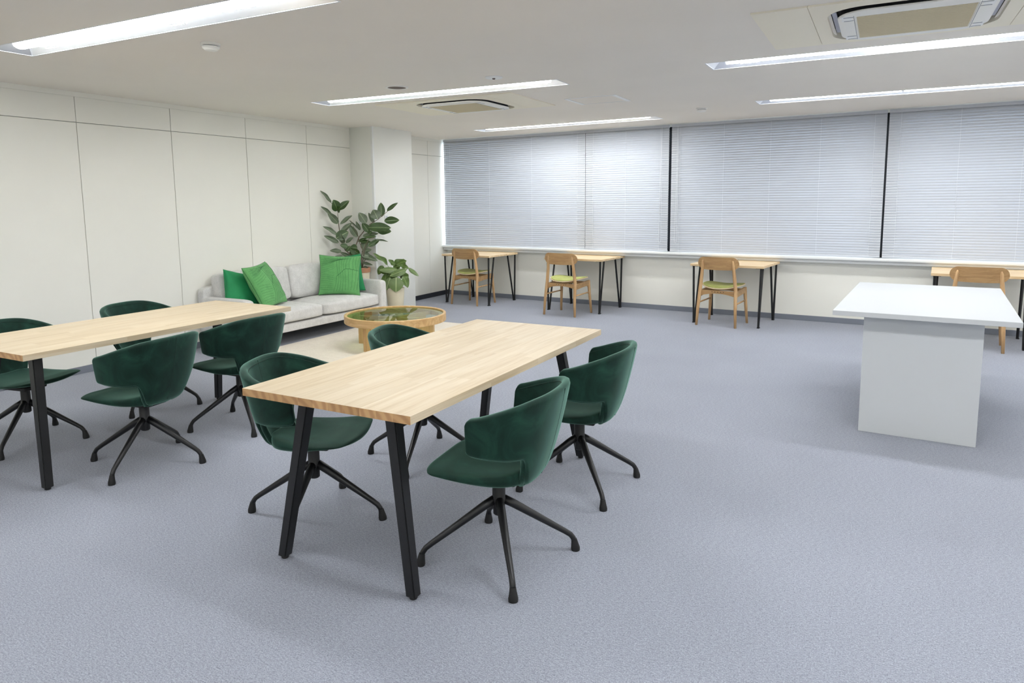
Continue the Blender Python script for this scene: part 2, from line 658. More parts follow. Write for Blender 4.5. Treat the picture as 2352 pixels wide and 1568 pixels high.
WROT = (0, 0, WA)
b = NB()
wbox(b, SL - 0.3, SR, -0.18, 0.0, 0, 0.80)
wbox(b, SL - 0.3, SR, -0.18, 0.0, 2.47, H + 0.25)
wbox(b, SL - 0.3, -3.86, -0.18, 0.0, 0.80, 2.47)
wbox(b, 7.62, SR, -0.18, 0.0, 0.80, 2.47)
wall_w = struct(obj('wall_window', b, 'wall', loc=W0, rot=WROT), 'cream wall below and above the row of windows')
b = NB()
wbox(b, SL, SR, 0.0, 0.012, 0.0, 0.066, bevel=0.003)
struct(obj('baseboard_window', b, 'base', loc=W0, rot=WROT), 'grey vinyl baseboard along the window wall')
b = NB()
wbox(b, SL, SR, 0.0, 0.15, 0.775, 0.812, bevel=0.012)
wbox(b, SL, SR, 0.0, 0.10, 0.735, 0.775, bevel=0.004)
struct(smooth_by_angle(obj('trim_1', b, 'sill', loc=W0, rot=WROT)), 'white rounded window sill under the blinds')
b = NB()
box(b, XL, XL + 0.010, YB, PY0, 0.0, 0.066, bevel=0.002)
struct(obj('baseboard_left', b, 'base'), 'grey vinyl baseboard along the panelled wall')
b = NB()
box(b, XL, XL + 0.012, PY1, 9.6, 0.0, 0.072, bevel=0.002)
struct(obj('baseboard_corner', b, 'base_dark'), 'dark baseboard between the pillar and the windows')
for nm, args in (('wall_right', (XR, XR + 0.15, YB - 0.2, 9.8, 0, H + 0.25)), ('wall_back', (XL - 0.2, XR + 0.2, YB - 0.15, YB, 0, H + 0.25))):
    b = NB()
    box(b, *args)
    struct(obj(nm, b, 'wall'), 'plain cream wall of the office')

# windows: frame and panes
WIN = [(-3.84, -1.30), (-1.24, -0.06), (0.0, 2.47), (2.53, 5.04), (5.10, 7.60)]
for k, (s0, s1) in enumerate(WIN):
    b = NB()
    t_ = 0.045
    tm = 0.11
    x0 = s0 - (0.03 if k else 0.0)
    x1 = s1 + 0.03
    wbox(b, x0, x0 + (tm if k else 0.006), -0.06, 0.0, 0.80, 2.47)
    wbox(b, x1 - tm, x1, -0.06, 0.0, 0.80, 2.47)
    wbox(b, x0, x1, -0.06, 0.0, 0.80, 0.80 + t_)
    wbox(b, x0, x1, -0.06, 0.0, 2.47 - t_, 2.47)
    fr = struct(obj('window_%d' % (k + 1), b, 'frame', loc=W0, rot=WROT), 'dark framed office window behind a closed blind')
    b = NB()
    wbox(b, x0 + 0.01, x1 - 0.01, -0.035, -0.029, 0.81, 2.46)
    obj('pane', b, 'pane', fr)

# ---------------------------------------------------------------- blinds
PITCH, SLW = 0.0305, 0.037


def slat_mesh(width):
    b = NB()
    n = 5
    prof = []
    for k in range(n + 1):
        t = k / n - 0.5
        prof.append((0.0055 * (1 - 4 * t * t), t * SLW))      # crown toward the room
    tilt = math.radians(20)
    pts = [(dx * math.cos(tilt) - z * math.sin(tilt), dx * math.sin(tilt) + z * math.cos(tilt)) for dx, z in prof]
    rows = []
    for th in (0.0, -0.0006):
        rows.append([[b.verts.new((x, -(d + th), z)) for d, z in pts] for x in (0.0, width)])
    for r, flip in ((rows[0], False), (rows[1], True)):
        for k in range(n):
            q = (r[0][k], r[1][k], r[1][k + 1], r[0][k + 1])
            b.faces.new(q if not flip else tuple(reversed(q)))
    for k in (0, n):
        b.faces.new((rows[0][0][k], rows[0][1][k], rows[1][1][k], rows[1][0][k]))
    return b


BL = [(-3.785, -1.283, 'white venetian blind beside the panelled wall, over the corner desk', 3),
      (-1.277, -0.055, 'narrow white venetian blind between two wide ones, over the second desk from the pillar', 2),
      (-0.020, 2.490, 'wide white venetian blind behind the third desk from the pillar', 4),
      (2.512, 5.02, 'wide white venetian blind behind the desk beyond the white counter', 4),
      (5.055, 7.60, 'wide white venetian blind nearest the plain side wall', 4)]
BD, ZT, ZB = 0.085, 2.445, 0.842
for s0, s1, lab, nc in BL:
    w = s1 - s0
    p = wall_pt(s0, BD)
    root = tag(empty('venetian_blind', (p.x, p.y, 0), WA), lab, 'blind', 'closed venetian blinds')
    b = NB()
    box(b, 0, w, -0.018, 0.02, ZT + 0.012, ZT + 0.047, bevel=0.003)
    obj('head_rail', b, 'rail', root)
    b = NB()
    box(b, 0, w, -0.014, 0.014, 0.818, 0.836, bevel=0.004)
    obj('bottom_rail', b, 'rail', root)
    first = None
    nz = int((ZT - ZB) / PITCH) + 1
    for k in range(nz):
        z = ZB + 0.012 + k * PITCH
        if first is None:
            first = smooth_by_angle(obj('slat', slat_mesh(w), 'slat', root, loc=(0, 0, z)), 40)
        else:
            inst(first, root, (0, random.uniform(-0.0006, 0.0006), z), (random.uniform(-0.03, 0.03), 0, 0))
    for k in range(nc + 1):
        x = 0.12 + (w - 0.24) * k / nc
        b = NB()
        tube(b, [(x, -0.0135, 0.826), (x, -0.0135, ZT + 0.02)], 0.0011, 5)
        obj('ladder_cord', b, 'cord', root)
    if s0 < -3 or -1.28 < s0 < -1 or -0.1 < s0 < 0:
        x = 0.035 if s0 < -3 else (w - 0.10 if s0 < -1 else 0.085)
        b = NB()
        loop = [(x, -0.03, ZT + 0.02), (x - 0.004, -0.034, 1.6), (x - 0.018, -0.036, 0.97)]
        loop += [(x - 0.018 + 0.018 * (1 - math.cos(a)), -0.036, 0.97 - 0.035 * math.sin(a)) for a in (0.6, 1.2, 1.57, 2.0, 2.6)]
        loop += [(x + 0.018, -0.036, 0.97), (x + 0.012, -0.034, 1.6), (x + 0.010, -0.03, ZT + 0.02)]
        tube(b, loop, 0.0017, 5)
        obj('pull_cord', b, 'cord', root)

# ---------------------------------------------------------------- ceiling lamps
lamp_src = None
LAMP_NOTE = ['above the end of the room, over the panelled wall side', 'over the table beside the panelled wall', 'beside the air conditioner over the sofa corner',
             'over the open carpet far from the windows', 'over the middle of the office away from the windows', 'beside the air conditioner over the white counter',
             'in front of the blinds above the white counter', 'far from the windows along the plain wall', 'near the plain wall away from the windows', 'near the plain wall in line with the counter',
             'by the blinds near the plain wall', 'close to the blinds above the two desks by the pillar',
             'added unseen for more light at the back wall on the panelled side', 'added unseen for more light at the middle of the back wall', 'added unseen for more light at the back wall by the plain side wall']


def make_lamp():
    root = empty('ceiling_lamp')
    w, l, dpt = LW, LL, 0.085
    b = NB()
    # sloped reflector trough, 0 = ceiling level
    t0 = 0.05
    V = lambda x, y, z: b.verts.new((x, y, z))
    ly, lx = w / 2, l / 2
    e = 0.10
    bot = [(-lx, -ly), (lx, -ly), (lx, ly), (-lx, ly)]
    top = [(-lx + e, -t0), (lx - e, -t0), (lx - e, t0), (-lx + e, t0)]
    vb = [V(x, y, 0.001) for x, y in bot]
    vt = [V(x, y, dpt) for x, y in top]
    for k in range(4):
        b.faces.new((vb[k], vb[(k + 1) % 4], vt[(k + 1) % 4], vt[k]))
    b.faces.new(list(reversed(vt)))
    obj('reflector', b, 'reflector', root)
    b = NB()
    for (x0, x1, y0, y1) in ((-lx - 0.009, lx + 0.009, -ly - 0.009, -ly), (-lx - 0.009, lx + 0.009, ly, ly + 0.009),
                             (-lx - 0.009, -lx, -ly, ly), (lx, lx + 0.009, -ly, ly)):
        box(b, x0, x1, y0, y1, -0.0015, 0.0)
    obj('rim', b, 'lamprim', root)
    for sx in (-1, 1):
        b = NB()
        x0, x1 = (-lx + e + 0.02, -0.012) if sx < 0 else (0.012, lx - e - 0.02)
        n = 10
        prof = [(0.046 * math.cos(math.pi * k / n), 0.050 - 0.044 * math.sin(math.pi * k / n) ** 0.6) for k in range(n + 1)]
        ra = [b.verts.new((x0, y, z)) for y, z in prof]
        rb = [b.verts.new((x1, y, z)) for y, z in prof]
        for k in range(n):
            b.faces.new((ra[k], ra[k + 1], rb[k + 1], rb[k]))
        b.faces.new(list(reversed(ra)))
        b.faces.new(rb)
        b.faces.new((ra[0], rb[0], rb[n], ra[n]))
        obj('lamp_tube', b, 'lamp', root, smooth=False)
    # small printed rating labels on the far reflector
    sl = math.atan2(dpt, ly - t0)
    for x in (0.10, -lx + 0.2):
        b = NB()
        for r in range(2):
            xx = x
            rnd = random.Random(int(x * 100) + r)
            while xx < x + 0.13:
                wq = rnd.uniform(0.006, 0.018)
                yy = ly - 0.018 - r * 0.012
                f = (ly - yy) / (ly - t0)
                z = 0.001 + dpt * f - 0.0012
                dz = (dpt / (ly - t0)) * 0.005
                q = [b.verts.new((xx, yy, z)), b.verts.new((xx + wq, yy, z)), b.verts.new((xx + wq, yy - 0.005, z + dz)), b.verts.new((xx, yy - 0.005, z + dz))]
                b.faces.new(q)
                xx += wq + rnd.uniform(0.004, 0.012)
        obj('printed_label', b, 'mark', root)
    return root


for i, (x, y, rz) in enumerate(LAMPS):
    if lamp_src is None:
        lamp_src = make_lamp()
        r = lamp_src
        r.location, r.rotation_euler = (x, y, H), (0, 0, rz)
    else:
        r = dup(lamp_src, (x, y, H), rz)
    tag(r, 'long white recessed strip lamp ' + LAMP_NOTE[i], 'lamp', 'recessed ceiling lamps')


# ---------------------------------------------------------------- cassette air conditioners
def loft(bm, loops):
    rs = [[bm.verts.new((x, y, z)) for x, y in lp] for lp, z in loops]
    for a, b in zip(rs, rs[1:]):
        n = len(a)
        for k in range(n):
            bm.faces.new((a[k], a[(k + 1) % n], b[(k + 1) % n], b[k]))
    return rs


def make_ac():
    root = empty('air_conditioner')
    # beige filler panels either side and around
    for x0, x1 in ((-0.78, -0.497), (0.497, 0.78)):
        b = NB()
        box(b, x0, x1, -0.50, 0.50, -0.010, 0.002, bevel=0.002)
        obj('filler_panel', b, 'acbeige', root)
    b = NB()
    N = 8
    O = lambda s, r: rrect(s, s, r, N)
    rs = loft(b, [(rrect(0.988, 1.0, 0.004, N), 0.002), (rrect(0.988, 1.0, 0.004, N), -0.010), (O(0.86, 0.20), -0.012), (O(0.835, 0.19), -0.016), (O(0.82, 0.185), 0.03)])
    smooth_by_angle(obj('frame', b, 'acbeige', root), 30)
    b = NB()
    rs = loft(b, [(O(0.83, 0.185), 0.028), (O(0.70, 0.15), 0.028), (O(0.728, 0.158), -0.021)])
    obj('air_slot', b, 'acdark', root)
    b = NB()
    rs = loft(b, [(O(0.728, 0.157), -0.018), (O(0.737, 0.16), -0.021), (O(0.732, 0.158), -0.028), (O(0.70, 0.145), -0.034), (rrect(0.56, 0.56, 0.01, N), -0.036), (rrect(0.555, 0.555, 0.01, N), -0.031)])
    b.faces.new(list(reversed(rs[-1])))
    smooth_by_angle(obj('fascia', b, 'acwhite', root), 30)
    b = NB()
    for k in range(30):
        y = -0.27 + 0.54 * (k + 0.5) / 30
        box(b, -0.272, 0.272, y - 0.0065, y + 0.0065, -0.036, -0.0305)
    for x in (-0.136, 0.0, 0.136):
        box(b, x - 0.006, x + 0.006, -0.272, 0.272, -0.0352, -0.0308)
    obj('grille', b, 'acgrille', root)
    # air flaps in the slots, left and right
    for k in range(4):
        b = NB()
        vs = [(-0.24, -0.385, 0.0), (0.24, -0.385, 0.0), (0.24, -0.40, 0.02), (-0.24, -0.40, 0.02)]
        box(b, -0.25, 0.25, -0.398, -0.372, 0.004, 0.010, bevel=0.002)
        obj('flap', b, 'flap' if k % 2 else 'acdark', root, rot=(0, 0, k * math.pi / 2))
    # corner covers
    for sx, sy in ((-1, -1), (1, -1), (1, 1), (-1, 1)):
        b = NB()
        box(b, -0.035, 0.035, -0.055, 0.055, -0.0355, -0.029, bevel=0.004)
        c = obj('corner_cover', b, 'sill', root, loc=(sx * 0.312, sy * 0.24, 0))
        b = NB()
        for yy in (-0.042, -0.034, 0.036, 0.042):
            box(b, -0.024, 0.024, yy - 0.002, yy + 0.002, -0.0362, -0.0352)
        obj('printed_mark', b, 'mark', c)
    b = NB()
    for x in (-0.285, 0.285):
        box(b, x - 0.0015, x + 0.0015, -0.3, 0.3, -0.0362, -0.034)
    obj('seam', b, 'mark', root)
    return root


ac = make_ac()
ac.location = (ACS[0][0], ACS[0][1], H)
tag(ac, 'beige ceiling cassette air conditioner above the sofa corner', 'air conditioner', 'ceiling air conditioners')
ac2 = dup(ac, (ACS[1][0], ACS[1][1], H), 0)
tag(ac2, 'beige ceiling cassette air conditioner above the white counter', 'air conditioner', 'ceiling air conditioners')


# ---------------------------------------------------------------- small ceiling and wall fittings
def detector(loc, label):
    root = tag(empty('smoke_detector', loc), label, 'detector', 'smoke detectors')
    b = NB()
    lathe(b, [(0, 0.0), (0.058, 0.0), (0.058, -0.012), (0.05, -0.016), (0, -0.016)], 32)
    smooth_by_angle(obj('base', b, 'acwhite', root))
    b = NB()
    lathe(b, [(0.046, -0.016), (0.046, -0.020)], 32)
    obj('vent_ring', b, 'mark', root)
    b = NB()
    lathe(b, [(0, -0.020), (0.052, -0.020), (0.05, -0.03), (0.036, -0.042), (0.0, -0.045)], 32)
    smooth_by_angle(obj('cap', b, 'acwhite', root))


detector((-3.75, 3.07, H), 'round white smoke detector near the lamp over the wall-side table')
detector((-1.81, 7.81, H), 'round white smoke detector near the blinds')

r = tag(empty('ceiling_speaker', (-3.78, 4.99, H)), 'round brown mesh loudspeaker set in the ceiling', 'speaker')
b = NB()
lathe(b, [(0.078, -0.002), (0.082, -0.008), (0.098, -0.006), (0.10, 0.0)], 36)
smooth_by_angle(obj('rim', b, 'acwhite', r))
b = NB()
lathe(b, [(0, -0.006), (0.06, -0.006), (0.082, -0.004)], 36)
obj('mesh_cover', b, 'speaker', r)
r = tag(empty('emergency_light', (-2.82, 5.0, H)), 'small round white emergency light in the ceiling', 'light')
b = NB()
lathe(b, [(0, -0.010), (0.062, -0.010), (0.07, -0.006), (0.07, 0.0)], 36)
smooth_by_angle(obj('plate', b, 'sill', r))
b = NB()
lathe(b, [(0.0, -0.020), (0.010, -0.018), (0.015, -0.006)], 16)
smooth_by_angle(obj('lens', b, 'speaker', r))
b = NB()
lathe(b, [(0.0, -0.009), (0.004, -0.009), (0.004, -0.006)], 10, (0.035, 0, 0))
obj('test_button', b, 'mark', r)

r = tag(empty('access_hatch', (-2.555, 6.62, H)), 'square ceiling access hatch with two white end strips', 'hatch')
b = NB()
box(b, -0.225, 0.225, -0.21, 0.21, -0.003, 0.0)
obj('door', b, 'ceiling', r)
for sx in (-1, 1):
    b = NB()
    box(b, sx * 0.245 - 0.018, sx * 0.245 + 0.018, -0.225, 0.225, -0.007, 0.0, bevel=0.002)
    obj('end_strip', b, 'sill', r)
b = NB()
for y in (-0.216, 0.216):
    box(b, -0.23, 0.23, y - 0.003, y + 0.003, -0.005, 0.0)
obj('edge_trim', b, 'sill', r)

r = tag(empty('thermostat', (-6.15, PY0, 1.30)), 'white wall controller with a grey display on the pillar behind the tall plant', 'controller')
b = NB()
box(b, -0.06, 0.06, -0.018, 0, -0.075, 0.075, bevel=0.006)
obj('housing', b, 'sill', r)
b = NB()
box(b, -0.045, 0.045, -0.020, -0.017, 0.015, 0.06, bevel=0.001)
obj('display', b, 'lcd', r)
for kx in (-0.03, 0, 0.03):
    for kz in (-0.02, -0.05):
        b = NB()
        box(b, kx - 0.009, kx + 0.009, -0.021, -0.017, kz - 0.006, kz + 0.006, bevel=0.001)
        obj('button', b, 'rail', r)
r = tag(empty('wall_switch', (XP, 7.515, 1.29)), 'white switch plate on the pillar behind the tall plant', 'switch')
b = NB()
box(b, 0, 0.010, -0.04, 0.04, -0.062, 0.062, bevel=0.004)
obj('plate', b, 'sill', r)
for kz in (-0.028, 0.0, 0.028):
    b = NB()
    box(b, 0.009, 0.014, -0.022, 0.022, kz - 0.011, kz + 0.011, bevel=0.002)
    obj('rocker', b, 'rail', r)


# ================================================================ furniture
# ---------------------------------------------------------------- meeting tables
def make_table(w, l, z, th, seed):
    root = empty('meeting_table')
    rnd = random.Random(seed)
    ns = 11
    sw = w / ns
    for k in range(ns):
        x0 = -w / 2 + k * sw
        cuts = [-l / 2]
        y = -l / 2 + rnd.uniform(0.18, 0.62)
        while y < l / 2 - 0.15:
            cuts.append(y)
            y += rnd.uniform(0.42, 0.72)
        cuts.append(l / 2)
        for y0, y1 in zip(cuts, cuts[1:]):
            b = NB()
            box(b, 0, sw, 0, y1 - y0, 0, th)
            for f in b.faces:
                f.normal_update()
                if abs(f.normal.y) > 0.9:
                    f.material_index = 1
            o = obj('stave', b, ['stave', 'endgrain'], root, loc=(x0, y0, z - th))
    zz = z - th
    for sy in (-1, 1):
        for sx in (-1, 1):
            b = NB()
            ft = Vector((sx * (w / 2 - 0.085), sy * (l / 2 - 0.10), 0.014))
            tp = Vector((sx * (w / 2 - 0.205), sy * (l / 2 - 0.16), zz))
            hw0, hw1 = 0.0215, 0.0255
            ring = []
            for c, hw in ((ft, hw0), (tp, hw1)):
                ring.append([b.verts.new((c.x + a * hw, c.y + d * hw, c.z)) for a, d in ((-1, -1), (1, -1), (1, 1), (-1, 1))])
            b.faces.new(list(reversed(ring[0])))
            b.faces.new(ring[1])
            for k in range(4):
                b.faces.new((ring[0][k], ring[0][(k + 1) % 4], ring[1][(k + 1) % 4], ring[1][k]))
            bmesh.ops.recalc_face_normals(b, faces=b.faces)
            es = [e for e in b.edges if abs(e.verts[0].co.z - e.verts[1].co.z) > 0.2]
            bmesh.ops.bevel(b, geom=es, offset=0.004, segments=2, affect='EDGES')
            lg = smooth_by_angle(obj('leg', b, 'black', root))
            b = NB()
            lathe(b, [(0, 0), (0.014, 0), (0.016, 0.004), (0.014, 0.012), (0.008, 0.020)], 14, (ft.x, ft.y, 0))
            obj('glide', b, 'rubber', lg)
        b = NB()
        y = sy * (l / 2 - 0.16)
        box(b, -(w / 2 - 0.16), w / 2 - 0.16, y - 0.03, y + 0.03, zz - 0.012, zz, bevel=0.002)
        obj('mounting_plate', b, 'black', root)
    return root


t1 = make_table(0.845, 1.85, 0.757, 0.031, 3)
t1.location, t1.rotation_euler = (-1.848, 2.835, 0), (0, 0, -0.004)
tag(t1, 'pale wood meeting table on the open carpet, on the side toward the white counter', 'table', 'meeting tables')
t2 = make_table(0.80, 1.80, 0.757, 0.031, 11)
t2.location, t2.rotation_euler = (-4.185, 2.755, 0), (0, 0, 0.0)
tag(t2, 'pale wood meeting table nearer the panelled wall, with the sofa beyond its end', 'table', 'meeting tables')


# ---------------------------------------------------------------- green velvet swivel chairs
TOPC = [(0.0, -0.275), (0.086, -0.270), (0.164, -0.248), (0.227, -0.204), (0.265, -0.146), (0.284, -0.084), (0.288, -0.028), (0.279, 0.020)]
BOTC = [(0.0, -0.155), (0.062, -0.151), (0.118, -0.136), (0.162, -0.108), (0.188, -0.070), (0.200, -0.030), (0.203, 0.010), (0.198, 0.04)]
ZLO, ZHI = 0.385, 0.775


def shell_pt(s, z, off=0.0):
    a = abs(s)
    t = (z - ZLO) / (ZHI - ZLO)
    g = max(0, t) ** 0.62
    p = curve(BOTC, a).lerp(curve(TOPC, a), g)
    x = p.x if s >= 0 else -p.x
    v = Vector((x, p.y, z))
    if off:
        n = Vector((x, p.y - 0.03 if p.y < 0.0 else 0.0, 0))
        if n.length < 1e-6:
            n = Vector((0, -1, 0))
        v += n.normalized() * off
    return v


def shell_top(s):
    a = abs(s)
    z = 0.775 - 0.012 * sstep(0.1, 0.5, a) - 0.074 * sstep(0.25, 1.0, a)
    e = max(0.0, (a - 0.92) / 0.08)
    return z - 0.034 * (1 - math.sqrt(max(0, 1 - e * e)))


def shell_low(s):
    a = abs(s)
    z = ZLO + 0.138 * sstep(0.25, 0.37, a) + 0.014 * sstep(0.35, 1.0, a)
    e = max(0.0, (a - 0.93) / 0.07)
    return z + 0.022 * (1 - math.sqrt(max(0, 1 - e * e)))


def make_swivel():
    root = empty('swivel_chair')
    # wrap-around back with arms
    b = NB()
    NS, NV = 44, 12
    grid = []
    for i in range(NS + 1):
        s = -1 + 2 * i / NS
        lo, hi = shell_low(s), shell_top(s)
        grid.append([b.verts.new(shell_pt(s, lerp(lo, hi, j / NV))) for j in range(NV + 1)])
    for i in range(NS):
        for j in range(NV):
            b.faces.new((grid[i][j], grid[i + 1][j], grid[i + 1][j + 1], grid[i][j + 1]))
    back = obj('backrest', b, 'velvet', root, smooth=True)
    md = back.modifiers.new('thickness', 'SOLIDIFY')
    md.thickness = 0.036
    md.offset = 0.0
    sb = back.modifiers.new('round', 'SUBSURF')
    sb.levels = sb.render_levels = 1
    # seams: centre line outside and inside, one along the rim
    for off in (0.0178, -0.0178):
        b = NB()
        tube(b, [shell_pt(0.0, lerp(0.40, 0.765, k / 10)) + Vector((0, -off, 0)) for k in range(11)], 0.0016, 5)
        obj('seam', b, 'seam', back)
    b = NB()
    tube(b, [shell_pt(-0.95 + 1.9 * k / 50, shell_top(-0.95 + 1.9 * k / 50) - 0.022, -0.019) for k in range(51)], 0.0015, 5)
    obj('seam', b, 'seam', back)
    # opening rim under the arms
    for sg in (-1, 1):
        b = NB()
        pts = []
        for k in range(26):
            a = 0.16 + 0.80 * k / 25
            pts.append(shell_pt(sg * a, shell_low(a) + 0.002, -0.010))
        tube(b, pts, 0.013, 8)
        obj('arm_welt', b, 'velvet', back, smooth=True)
    # seat pad
    b = NB()
    NX, NY = 16, 18

    def half_w(t):          # t 0 rear .. 1 front
        return 0.175 + 0.072 * math.sin(min(1, t * 1.12) * math.pi / 2)

    def outline(t):
        w = half_w(t)
        if t > 0.80:
            e = (t - 0.80) / 0.20
            w *= (0.74 + 0.26 * math.sqrt(max(0, 1 - e * e)))
        if t < 0.22:
            e = (0.22 - t) / 0.22
            w *= (0.42 + 0.58 * math.sqrt(max(0, 1 - e * e)))
        return w
    top, bot = [], []
    for j in range(NY + 1):
        t = j / NY
        y = -0.165 + 0.425 * t
        w = outline(t)
        rt, rb = [], []
        for i in range(NX + 1):
            u = -1 + 2 * i / NX
            edge = (abs(u) ** 6)
            zt = 0.445 + 0.012 * u * u - 0.018 * math.sin(t * math.pi) - 0.012 * sstep(0.75, 1.0, t) - 0.016 * edge
            zb = lerp(0.372, 0.405, sstep(0.25, 1.0, t)) + 0.022 * u * u
            yy = y - 0.018 * u * u * sstep(0.6, 1.0, t)
            rt.append(b.verts.new((u * w, yy, zt)))
            rb.append(b.verts.new((u * w * 0.96, yy, zb)))
        top.append(rt)
        bot.append(rb)
    for j in range(NY):
        for i in range(NX):
            b.faces.new((top[j][i], top[j][i + 1], top[j + 1][i + 1], top[j + 1][i]))
            b.faces.new((bot[j][i], bot[j + 1][i], bot[j + 1][i + 1], bot[j][i + 1]))
        for i in (0, NX):
            b.faces.new((top[j][i], top[j + 1][i], bot[j + 1][i], bot[j][i]))
    for j in (0, NY):
        for i in range(NX):
            b.faces.new((top[j][i], top[j][i + 1], bot[j][i + 1], bot[j][i]))
    seat = obj('seat', b, 'velvet', root, smooth=True)
    sb = seat.modifiers.new('round', 'SUBSURF')
    sb.levels = sb.render_levels = 1
    # mechanism, column
    b = NB()
    box(b, -0.075, 0.075, -0.10, 0.10, 0.352, 0.378, bevel=0.008)
    obj('seat_plate', b, 'rubber', root)
    b = NB()
    lathe(b, [(0, 0.365), (0.0275, 0.365), (0.0275, 0.275), (0.030, 0.270), (0.030, 0.255), (0.026, 0.250), (0.025, 0.20), (0.020, 0.195), (0, 0.195)], 24)
    smooth_by_angle(obj('column', b, 'black', root))
    return root


def add_base(root, ang, seat_rot):
    """four star legs; the seat swivels freely over them"""
    for k in range(4):
        b = NB()
        pts = [(0.018, 0, 0.262), (0.06, 0, 0.238), (0.285, 0, 0.092), (0.310, 0, 0.074), (0.322, 0, 0.058), (0.328, 0, 0.040)]
        rad = [0.019, 0.0185, 0.0125, 0.012, 0.0118, 0.0115]
        tube(b, pts, rad, 12)
        lg = obj('leg', b, 'black', root, smooth=True, rot=(0, 0, ang - seat_rot + k * math.pi / 2))
        b = NB()
        tube(b, [(0.326, 0, 0.052), (0.329, 0, 0.038), (0.333, 0, 0.012), (0.334, 0, 0.0)], [0.0125, 0.0145, 0.0195, 0.0185], 14)
        smooth_by_angle(obj('foot', b, 'rubber', lg))


# seat faces local +Y
CH = [((-1.37, 2.428), 97, 38, 'green velvet swivel chair on the white counter side of the table, farther from the windows'),
      ((-1.365, 3.297), 96, 43, 'green velvet swivel chair on the white counter side of the table, nearer the windows'),
      ((-2.355, 2.372), -68, 20, 'green velvet swivel chair between the two tables, facing the white counter, away from the windows'),
      ((-2.345, 3.255), -72, 18, 'green velvet swivel chair between the two tables, next to the round coffee table'),
      ((-3.755, 2.453), 97, 24, 'green velvet swivel chair with its back to the other table, away from the sofa'),
      ((-3.835, 3.212), 89, 61, 'green velvet swivel chair with its back to the other table, near the sofa arm'),
      ((-4.78, 2.338), -80, 37, 'green velvet swivel chair with its back to the panelled wall, far from the sofa'),
      ((-4.803, 3.235), -80, 28, 'green velvet swivel chair with its back to the panelled wall, next to the sofa arm')]
proto = None
for (x, y), seat_a, base_a, lab in CH:
    sr = math.radians(seat_a)
    if proto is None:
        proto = make_swivel()
        body = list(proto.children)
        c = proto
        c.location, c.rotation_euler = (x, y, 0), (0, 0, sr)
        first_chair = c
    else:
        c = proto.copy()
        COL.objects.link(c)
        c.location, c.rotation_euler = (x, y, 0), (0, 0, sr)
        for ch in body:
            d = ch.copy()
            COL.objects.link(d)
            d.parent = c
            for g in ch.children:
                e = g.copy()
                COL.objects.link(e)
                e.parent = d
    add_base(c, math.radians(base_a), sr)
    tag(c, lab, 'chair', 'green swivel chairs')

# ---------------------------------------------------------------- white counter table
r = empty('counter_table', (0.285, 5.63, 0), -0.06)
tag(r, 'large plain white table on a white slab base', 'table')
b = NB()
box(b, -0.49, 0.49, -0.87, 0.87, 0.769, 0.80, bevel=0.0015, seg=1)
obj('tabletop', b, 'white', r)
for y0 in (-0.735, 0.70):
    b = NB()
    box(b, -0.32, 0.32, y0, y0 + 0.035, 0.0, 0.769, bevel=0.0012, seg=1)
    obj('end_panel', b, 'white', r)
b = NB()
box(b, -0.018, 0.018, -0.70, 0.70, 0.06, 0.769)
obj('spine_panel', b, 'white', r)


# ---------------------------------------------------------------- window desks
def make_desk():
    root = empty('desk')
    w, d, z, th = 0.87, 0.77, 0.733, 0.027
    b = NB()
    box(b, -w / 2, w / 2, -d / 2, d / 2, z - th, z, bevel=0.0015, seg=1)
    obj('desktop', b, 'desk', root)
    for sx in (-1, 1):
        for sy in (-1, 1):
            b = NB()
            fx, fy = sx * (w / 2 - 0.045), sy * (d / 2 - 0.040)
            ft = (fx, fy, 0.012)
            zt = z - th
            tube(b, [(fx, fy, 0.0), (fx + sx * 0.012, fy + sy * 0.004, zt)], 0.0125, 10)
            tube(b, [(fx - sx * 0.004, fy - sy * 0.018, 0.0), (fx - sx * 0.012, fy - sy * 0.165, zt)], 0.0125, 10)
            box(b, fx - 0.013, fx + 0.013, min(fy, fy - sy * 0.02) - 0.012, max(fy, fy - sy * 0.02) + 0.012, 0.0, 0.012)
            lg = smooth_by_angle(obj('hairpin_leg', b, 'black', root))
            b = NB()
            y0, y1 = sorted((fy + sy * 0.02, fy - sy * 0.19))
            x0, x1 = sorted((fx + sx * 0.028, fx - sx * 0.045))
            box(b, x0, x1, y0, y1, zt - 0.006, zt, bevel=0.001)
            obj('bracket', b, 'black', lg)
    return root


DESKS = [((-5.372, 9.035), -0.09, 'light wood desk on black hairpin legs in the corner beside the panelled wall'),
         ((-3.655, 9.005), -0.08, 'light wood desk on black hairpin legs, second from the pillar'),
         ((-1.585, 8.815), -0.11, 'light wood desk on black hairpin legs, third from the pillar'),
         ((0.915, 8.64), -0.06, 'light wood desk on black hairpin legs behind the white counter')]
src = None
for (x, y), rz, lab in DESKS:
    if src is None:
        src = make_desk()
        d_ = src
        d_.location, d_.rotation_euler = (x, y, 0), (0, 0, rz)
    else:
        d_ = dup(src, (x, y, 0), rz)
    tag(d_, lab, 'desk', 'window desks')


